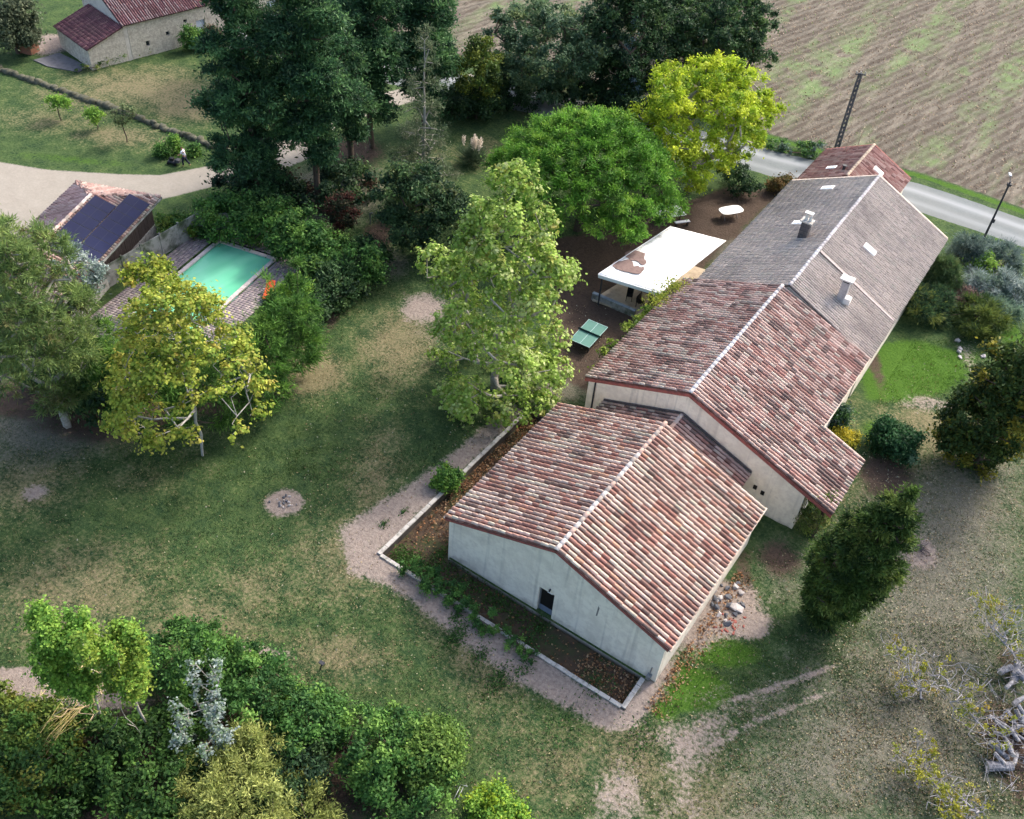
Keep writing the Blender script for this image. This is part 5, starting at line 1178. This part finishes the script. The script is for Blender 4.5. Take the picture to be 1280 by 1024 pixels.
tree_at('columnar_cypress', 'dense dark green conical cypress right of the nearest wing', 18.2, 8.9, 10.8, 2.1, [(S(66, 92, 46), 4), (S(86, 112, 52), 3), (S(46, 68, 38), 3), (S(112, 130, 64), 1.4)], .2, flame, n=460, per=190, cr=.38, size=.11, spiky=.5, aspect=.3, up=.1, shell=.72, r0=.22)
bush('twiggy_shrub', 'thin light shrub in front of the cat-slide roof end', 1022, 642, 20, 30, [(S(110, 128, 60), 3), (S(80, 100, 50), 3), (S(140, 140, 80), 1)], n=60, per=45, size=.08, targets=60)
bush('round_shrub', 'round dark green shrub on the worn ground at the right', 1119, 551, 31, 27, [(S(50, 88, 52), 4), (S(62, 104, 62), 3), (S(38, 68, 44), 3), (S(110, 140, 110), .8)], n=150, per=130, cr=.42, size=.09, lobes=6)
bush('yellow_shrub', 'small yellow flowering shrub against the cat-slide verge', 1058, 547, 16, 12, GOLD, n=50, per=90, size=.07)
bush('green_shrub', 'small green shrub in the corner of the wing and cat-slide', 1049, 522, 13, 17, HEDG+ROSE, n=50, per=90, size=.08)
tree('oak_tree', 'dark oak with yellowing leaves at the right edge', 'tree', 1262, 506, 60, 92, QUERC, bottom=-1, trunk=.0, n=330, per=120, cr=.6, size=.12, lobes=11, r0=.22)
# rosemary and juniper group
rk = dict(spiky=.7, aspect=.14, size=.15, cr=.5)
bush('juniper', 'spreading yellow-green juniper left of the oak', 1222, 396, 36, 22, [(S(110, 124, 56), 4), (S(84, 104, 54), 4), (S(56, 80, 48), 3)], n=130, **rk)
bush('juniper', 'spreading dark green juniper close to the grey roof', 1160, 376, 38, 26, [(S(60, 88, 60), 4), (S(80, 106, 66), 3), (S(44, 70, 52), 3), (S(120, 128, 60), 1)], n=150, **rk)
bush('juniper', 'olive juniper against the grey roof eave', 1178, 340, 28, 26, [(S(84, 108, 66), 4), (S(66, 92, 58), 3), (S(104, 120, 70), 2)], n=100, **rk)
bush('rosemary', 'blue-grey shrub just right of the grey roof corner', 1206, 316, 20, 22, ROSE, n=90, **rk)
bush('rosemary', 'large blue-grey shrub below the street lamp', 1250, 324, 34, 26, ROSE, n=150, **rk)
bush('rosemary', 'silver shrub in the middle of the right hand planting', 1215, 352, 22, 18, SILV, n=80, **rk)
bush('rosemary', 'silver shrub at the right edge above the juniper', 1262, 362, 26, 22, SILV+ROSE, n=100, **rk)
bush('laurel_shrub', 'bright green shrub between the two blue-grey ones', 1227, 332, 14, 16, LIME, n=40)
bush('heather', 'pinkish low shrub between the junipers', 1205, 372, 18, 9, [(S(134, 108, 104), 4), (S(108, 92, 84), 3)], n=40, size=.07)
bush('silver_grass', 'grey-green feathery clump right of the junipers', 1252, 388, 26, 18, [(S(120, 144, 122), 4), (S(94, 120, 96), 3)], n=90, **rk)
# ------------------------------------------------------------------ beds by the nearest wing
bush('wall_shrub', 'small bright green shrub on top of the retaining wall', 558, 597, 17, 15, HEDG+LIME, n=60, per=100, size=.08, cr=.3)
hedge('ground_ivy', 'low ivy mat spilling over the retaining wall in front', 'ground cover plant', [(512, 712), (540, 733), (572, 757), (600, 780)], 1.25, .8, HEDG, per=110, dens=6.0, cr=.22, size=.07)
hedge('ground_ivy', 'lower strip of ivy along the front retaining wall', 'ground cover plant', [(610, 787), (640, 806), (662, 822)], .8, .55, HEDG, per=90, dens=6.0, cr=.18, size=.06)
# ------------------------------------------------------------------ upper left lawn
bk = dict(n=26, per=60, cr=.4, size=.10, lobes=3, r0=.05, targets=20)
tree('young_tree', 'young bright green tree, leftmost on the mown lawn', 'tree', 71, 129, 14, 11, LIME, trunk=1.1, group='young trees on the mown lawn', **bk)
tree('young_tree', 'young pale green tree, smallest on the mown lawn', 'tree', 117, 143, 10, 8, LIME, trunk=1.0, group='young trees on the mown lawn', **bk)
tree('young_tree', 'young grey-green tree nearest the stone line on the lawn', 'tree', 151, 143, 16, 15, [(S(120, 134, 92), 3), (S(100, 116, 78), 3)], trunk=1.6, group='young trees on the mown lawn', **{**bk, 'per': 34, 'targets': 30})
bush('lawn_bush', 'dark green bush left of the person mowing', 203, 189, 9, 8, HEDG, n=24, per=80)
bush('lawn_bush', 'lighter green bush directly behind the person mowing', 219, 180, 7, 9, LIME+HEDG, n=22, per=70)
bush('lawn_bush', 'dark green bush right of the person mowing', 242, 188, 6, 7, HEDG, n=20, per=80)
bush('house_bush', 'round green bush against the old stone farmhouse', 240, 47, 13, 15, HEDG, n=50, per=90)
bush('house_bush', 'brownish bush beside the green one at the farmhouse', 264, 46, 11, 13, [(S(96, 84, 70), 3), (S(80, 94, 62), 3)], n=40, per=90)
hedge('wall_weeds', 'weedy green strip along the foot of the farmhouse wall', 'hedge', [(100, 91), (125, 84), (150, 74), (175, 66)], 1.4, .8, HEDG+PALEOL, per=60, dens=1.6, cr=.35, size=.09)
tree('olive_tree', 'grey-green tree in the top left corner above the brick hut', 'tree', 12, 28, 30, 32, [(S(92, 104, 80), 4), (S(74, 88, 66), 4), (S(110, 118, 92), 2)], trunk=.5, n=160, per=120, cr=.7, size=.14, r0=.2)
# ------------------------------------------------------------------ lower left thicket
def birch(c, r, rz):
    L = []
    for i in range(30):
        t = random.random()**.8; z = c[2]-rz*.2+rz*1.15*t; a = random.uniform(0, 6.28); q = random.random()**.5; L.append((math.cos(a)*r*q*(.5+.4*t), math.sin(a)*r*q*(.5+.4*t), z, r*.2, r*.2, .9))
    return L
kp = dict(shape=birch, bark=paleBark, n=340, per=60, cr=.32, size=.068, r0=.07, targets=120, aspect=.7, up=.4, stems=3, thin=.9, shell=.2)
tree_at('poplar_sapling', 'bright green poplar sapling with pale stems, left one', *at(128, 925)[:2], 9.2, 1.5, LIME, 1.2, **{**kp, 'n': 420})
tree_at('poplar_sapling', 'bright yellow-green poplar sapling with pale stems, right one', *at(190, 930)[:2], 9.4, 1.3, LIME+YG, 1.3, **kp)
tree_at('bare_sapling', 'nearly bare twiggy sapling at the foot of the poplars', *at(120, 895)[:2], 4.6, 1.8, PALEOL, .6, n=60, per=8, cr=.5, size=.07, bark=mat('straw_twig', S(186, 164, 132), .9), r0=.06, targets=220, stems=3, lobes=6)
def fans(c, r, rz):
    L = []
    for i in range(9):
        a = i*2.4; q = r*(.25+.6*random.random()); top = c[2]+rz*random.uniform(.1, .95)
        for t in (.3, .55, .8, 1.0): L.append((math.cos(a)*q*(.4+.6*t), math.sin(a)*q*(.4+.6*t), max(.4, top*t), r*.15, r*.15, .42))
    return L
tree_at('silver_poplar', 'silver-leaved poplar shrub right of the poplar saplings', *at(258, 935)[:2], 4.6, 2.3, SILV+[(S(110, 138, 84), 3)], .4, n=210, per=22, cr=.26, size=.07, shape=fans, bark=paleBark, r0=.06, targets=120, aspect=.75, up=.4, shell=.2, mixv=.6)
hedge('laurel_hedge', 'thick green hedge curving along the lower edge of the lawn', 'hedge', [(215, 850), (260, 865), (330, 885), (400, 922), (470, 965), (520, 1000)], 3.6, 3.1, HEDG, per=170, dens=3.4, cr=.45, size=.09)
bush('bright_bush', 'light green bush at the right end of the lower hedge', 526, 938, 50, 44, [(S(104, 134, 62), 4), (S(122, 150, 72), 3), (S(72, 104, 50), 4)], n=260, per=150, cr=.45, size=.09, lobes=8, r0=.1, targets=80)
hedge('bramble_thicket', 'dense dark bramble thicket in the lower left corner', 'thicket', [(70, 985), (130, 960), (190, 975), (230, 1010), (120, 1040)], 4.4, 2.4, [(S(60, 92, 44), 4), (S(80, 116, 52), 3), (S(44, 70, 38), 4), (S(126, 150, 66), .8)], per=150, dens=3.2, cr=.45, size=.10)
hedge('left_thicket', 'yellow-green bramble bank at the lower left edge', 'thicket', [(-40, 900), (10, 905), (50, 930), (20, 980), (-30, 1000)], 3.4, 2.2, [(S(104, 124, 52), 4), (S(82, 108, 48), 3), (S(140, 142, 64), 2), (S(58, 84, 42), 2)], per=150, dens=3.0, cr=.45, size=.09)
bush('olive_bush', 'pale olive feathery bush cut by the bottom edge', 305, 1010, 104, 38, PALEOL, n=300, per=150, cr=.45, size=.10, spiky=.4, aspect=.25, lobes=9, r0=.1, targets=60)
bush('lime_bush', 'bright yellow-green bush at the bottom edge', 618, 1012, 32, 20, LIME+[(S(150, 170, 50), 4)], n=110, per=130, cr=.35, size=.08)
bush('dark_hollow_bush', 'dark shrub in the hollow between hedge and olive bush', 360, 968, 60, 28, DK, n=130, per=110, cr=.45, size=.09)
# dry reed stems leaning out of the thicket
rd = empty('dry_reeds', tuple(at(20, 985)[:2])+(0,), 0, 'bundle of dry straw-coloured stems leaning over the bramble bank', 'reeds'); r_ = MB(); o0 = at(20, 985)
for k in range(15):
    a_ = at(random.gauss(24, 10), random.gauss(972, 12), 1.3)-o0; e_ = at(random.gauss(98, 12), random.gauss(876, 9), 2.4)-o0; m_ = (a_+e_)/2+rng.normal(0, .12, 3)+[0, 0, .35]
    r_.tube(a_, m_, .015, .012, 4).tube(m_, e_, .012, .005, 4)
r_.build('stems', mat('straw', S(206, 182, 122), .8, c2=S(168, 146, 98), scale=4), rd)
# ------------------------------------------------------------------ bare branching shrubs lower right
twM = mat('grey_twig', S(158, 156, 160), .9, c2=S(118, 112, 114), scale=5)
SPY = [(S(156, 156, 58), 4), (S(132, 142, 58), 3), (S(160, 138, 70), 1)]
def twiggy(lab, u, v, h, r, n, seed, leanu, leanv, per=5, name='bare_tree'):
    b_ = at(u, v); e_ = at(leanu, leanv, h); root = empty(name, (b_[0], b_[1], 0), 0, lab, 'tree'); top = (e_-b_); c = top*[.75, .75, 1]
    L = [(c[0]*t+random.gauss(0, r*.4), c[1]*t+random.gauss(0, r*.4), max(.5, h*(.25+.6*t)), r*.5, r*.5, h*.22) for t in np.linspace(.25, 1.15, 9)]
    P_, d = sample_clumps(L, n, .1, -1); skeleton((0, 0, -.1), P_, h*.6, .06, twM, root, top=(c[0]*.8, c[1]*.8, h*.65), bendy=.32, thin=.8, k=4)
    sel = P_[rng.choice(len(P_), max(4, n//13))]; V, Q, cl = clump_leaves(sel, unit(len(sel)), per*7, .22, .055, SPY, 1, .3, .7, .3); link('leaves', np_mesh('leaves', V, Q, leafM, cl), root)
twiggy('fallen-looking bare tree reaching left from the log pile', 1252, 930, 2.6, 1.9, 560, 1, 1130, 800)
twiggy('bare grey shrub at the right edge above the log pile', 1290, 850, 3.0, 1.9, 520, 2, 1215, 745)
twiggy('low bare shrub at the lower right in front of the log pile', 1190, 1000, 1.5, 1.7, 520, 3, 1120, 930)
twiggy('bare twigs along the bottom edge below the log pile', 1240, 1030, 1.4, 1.7, 420, 4, 1180, 985, name='bare_shrub')
twiggy('thin twigs left of the log pile among fallen leaves', 1160, 880, 1.3, 1.3, 240, 5, 1120, 830, name='bare_shrub')
# brush and twigs thrown over the log pile
br = MB()
for k in range(150):
    q = at(random.uniform(1228, 1300), random.uniform(830, 990), random.uniform(.1, .8)); a = random.uniform(0, 6.28); L_b = random.uniform(.3, 1.1)
    br.tube(q, q+np.array([math.cos(a)*L_b, math.sin(a)*L_b, random.uniform(-.1, .35)]), random.uniform(.008, .022), .005, 4)
tag(br.build('brushwood', twM), 'thin grey brushwood strewn over and around the log pile', 'brushwood', kind='stuff')
# dug stump patch
p = at(1145, 684); twg = MB()
for k in range(40):
    a = random.uniform(0, 6.28); twg.tube((random.gauss(0, .25), random.gauss(0, .25), .05), (math.cos(a)*.8, math.sin(a)*.8, random.uniform(.02, .35)), .018, .008, 4)
o = twg.build('twig_heap', mat('burnt_twig', S(84, 78, 84), .95)); o.location = p; tag(o, 'small heap of dark twigs right of the cypress', 'twig heap')

# ------------------------------------------------------------------ ground scatter
def scatter_px(n, polys):
    out = []
    for u0, v0, u1, v1, k in polys:
        for _ in range(int(n*k)): out.append(at(random.uniform(u0, u1), random.uniform(v0, v1)))
    return np.array(out)
def clear(P_):
    x, y = P_[:, 0], P_[:, 1]
    return ~(((x > -2.85) & (x < 13.2) & (y > -2.2) & (y < 13)) | ((x > .2) & (x < 14.8) & (y > 11) & (y < 52)) | ((x > -34) & (x < -23) & (y > 1) & (y < 16)))
def clumpy(C, s=.7, thr=.0):
    f = np.sin(C[:, 0]*1.3*s+np.sin(C[:, 1]*.9*s)*2)*np.cos(C[:, 1]*1.1*s+np.sin(C[:, 0]*.7*s)*2)+.5*np.sin(C[:, 0]*3.1*s+1)*np.sin(C[:, 1]*2.7*s)
    return f > thr+rng.normal(0, .5, len(C))
# fallen leaves
C = scatter_px(1, [(380, 480, 720, 760, 1500), (1040, 560, 1280, 1020, 9000), (860, 640, 1080, 900, 1300), (0, 560, 560, 830, 700), (440, 740, 900, 1020, 1100), (560, 380, 760, 560, 900), (1080, 420, 1230, 520, 250), (900, 880, 1200, 1020, 1800)])
C = C[clear(C)]; C = C[clumpy(C, .8, -.2) | (rng.random(len(C)) < .35)]; C[:, 2] = .045
FL = np.array([S(176, 162, 128), S(156, 140, 108), S(132, 112, 86), S(186, 180, 150), S(108, 90, 70), S(168, 168, 150), S(120, 108, 90)])
V, Q, cl = leaf_mesh(C, .05, FL[rng.integers(0, len(FL), len(C))], None, .7, 1.2)
tag(link('fallen_leaves', np_mesh('fallen_leaves', V, Q, leafM, cl)), 'dry fallen leaves scattered over the grass and bare ground', 'fallen leaves', kind='stuff')
# leaf drift in the sunken bed left of the nearest wing
C = np.stack([rng.uniform(-2.6, .1, 5200), rng.uniform(-.5, 12.5, 5200), np.full(5200, -.33)], 1); C = C[rng.random(len(C)) < np.clip(.15+(C[:, 1])/6, 0, 1)]
C2 = np.stack([rng.uniform(9.5, 12.5, 700), rng.uniform(-1.9, -.05, 700), np.full(700, -.28)], 1); C3 = np.stack([13.4+np.abs(rng.normal(0, .5, 900)), rng.uniform(-1.5, 9, 900), np.full(900, .05)], 1)
C4 = np.stack([rng.uniform(0, 9.5, 300), rng.uniform(-1.9, -.05, 300), np.full(300, -.28)], 1)
C = np.concatenate([C, C2, C3, C4])+rng.normal(0, .02, (len(C)+1900, 3))
BL = np.array([S(164, 118, 82), S(184, 144, 106), S(130, 94, 68), S(196, 166, 132), S(100, 78, 62)])
V, Q, cl = leaf_mesh(C, .07, BL[rng.integers(0, 5, len(C))], None, .65, .8)
tag(link('leaf_drift', np_mesh('leaf_drift', V, Q, leafM, cl)), 'orange-brown leaf drift filling the sunken bed by the nearest wing', 'fallen leaves', kind='stuff')
# grass blades and weeds
C = scatter_px(1, [(0, 560, 760, 1020, 90000), (360, 330, 640, 600, 26000), (760, 780, 1280, 1020, 40000), (0, 440, 400, 600, 12000), (880, 640, 1060, 860, 6000), (1040, 560, 1280, 800, 8000), (1080, 425, 1230, 510, 9000), (0, 880, 480, 1020, 3000)])
C = C[clear(C)]; A_, B_, D_ = masks(C[:, 0], C[:, 1])
ok = (A_[:, 2] < .45) & (B_[:, 0] < .4) & (D_[:, 1] < .75) & (rng.random(len(C)) > A_[:, 0]*.6) & clumpy(C, 1.2, -.4)
C = C[ok]; lush = A_[ok, 1]; dry = A_[ok, 0]; C[:, 2] = .05
c1 = np.array(S(66, 88, 50)); c2 = np.array(S(96, 134, 50)); c3 = np.array(S(150, 140, 104))
cols = c1[None]*(1-lush[:, None])+c2[None]*lush[:, None]; mk = rng.random(len(C)) < dry*.9; cols[mk] = c3; cols *= rng.uniform(.65, 1.35, (len(C), 1))
upv = np.tile([0, 0, 1.], (len(C), 1)); V, Q, cl = leaf_mesh(C, .06, cols, upv, .3, .3, .45)
tag(link('grass_blades', np_mesh('grass_blades', V, Q, leafM, cl)), 'short uneven grass tufts covering the lawn', 'grass', kind='stuff')
# weeds in the sunken bed and on the path
C = np.concatenate([np.stack([rng.normal(-1.5, .7, 900), rng.normal(-1.3, .5, 900), np.full(900, -.2)], 1), np.stack([rng.uniform(0, 7, 900), rng.normal(-.5, .35, 900), np.full(900, -.24)], 1), np.stack([rng.uniform(-.6, .1, 500), rng.uniform(-1, 4, 500), np.full(500, -.25)], 1)])
C = C[(C[:, 0] > -2.6) & (C[:, 1] > -2.0)]; V, Q, cl = leaf_mesh(C, .08, np.array([S(70, 100, 46)])*rng.uniform(.6, 1.4, (len(C), 1)), None, .5, .3)
tag(link('bed_weeds', np_mesh('bed_weeds', V, Q, leafM, cl)), 'patchy green weeds in the sunken bed', 'weeds', kind='stuff')
C = np.concatenate([at(u, v)+rng.normal(0, 1, (k, 3))*[s, s*1.6, .03]+[0, 0, .06] for u, v, s, k in ((569, 772, .16, 160), (571, 795, .3, 500), (622, 852, .35, 500), (600, 820, .25, 250), (655, 838, .25, 150), (700, 915, .5, 300), (480, 655, .12, 80), (505, 640, .1, 60), (745, 860, .4, 200), (660, 800, .3, 250), (800, 925, .5, 500))])
V, Q, cl = leaf_mesh(C, .065, np.array([S(64, 100, 50)])*rng.uniform(.7, 1.4, (len(C), 1)), None, .5, .3)
tag(link('path_weeds', np_mesh('path_weeds', V, Q, leafM, cl)), 'small green weed patches growing on the dirt path', 'weeds', kind='stuff')
# stubble and clods on the ploughed field
C = []
for _ in range(26000):
    x, y = random.uniform(-25, 42), random.uniform(60, 125); C.append((x, y, .06))
C = np.array(C); A_, B_, D_ = masks(C[:, 0], C[:, 1]); C = C[B_[:, 2] > .7]
cc = np.array([S(186, 170, 148), S(150, 132, 114), S(108, 92, 80), S(120, 140, 84)]); ck = rng.choice(4, len(C), p=[.4, .3, .2, .1])
V, Q, cl = leaf_mesh(C, .10, cc[ck], None, .5, .5)
tag(link('stubble', np_mesh('stubble', V, Q, leafM, cl)), 'straw stubble and clods over the ploughed field', 'stubble', kind='stuff')
print('leaves', LEAFN[0])
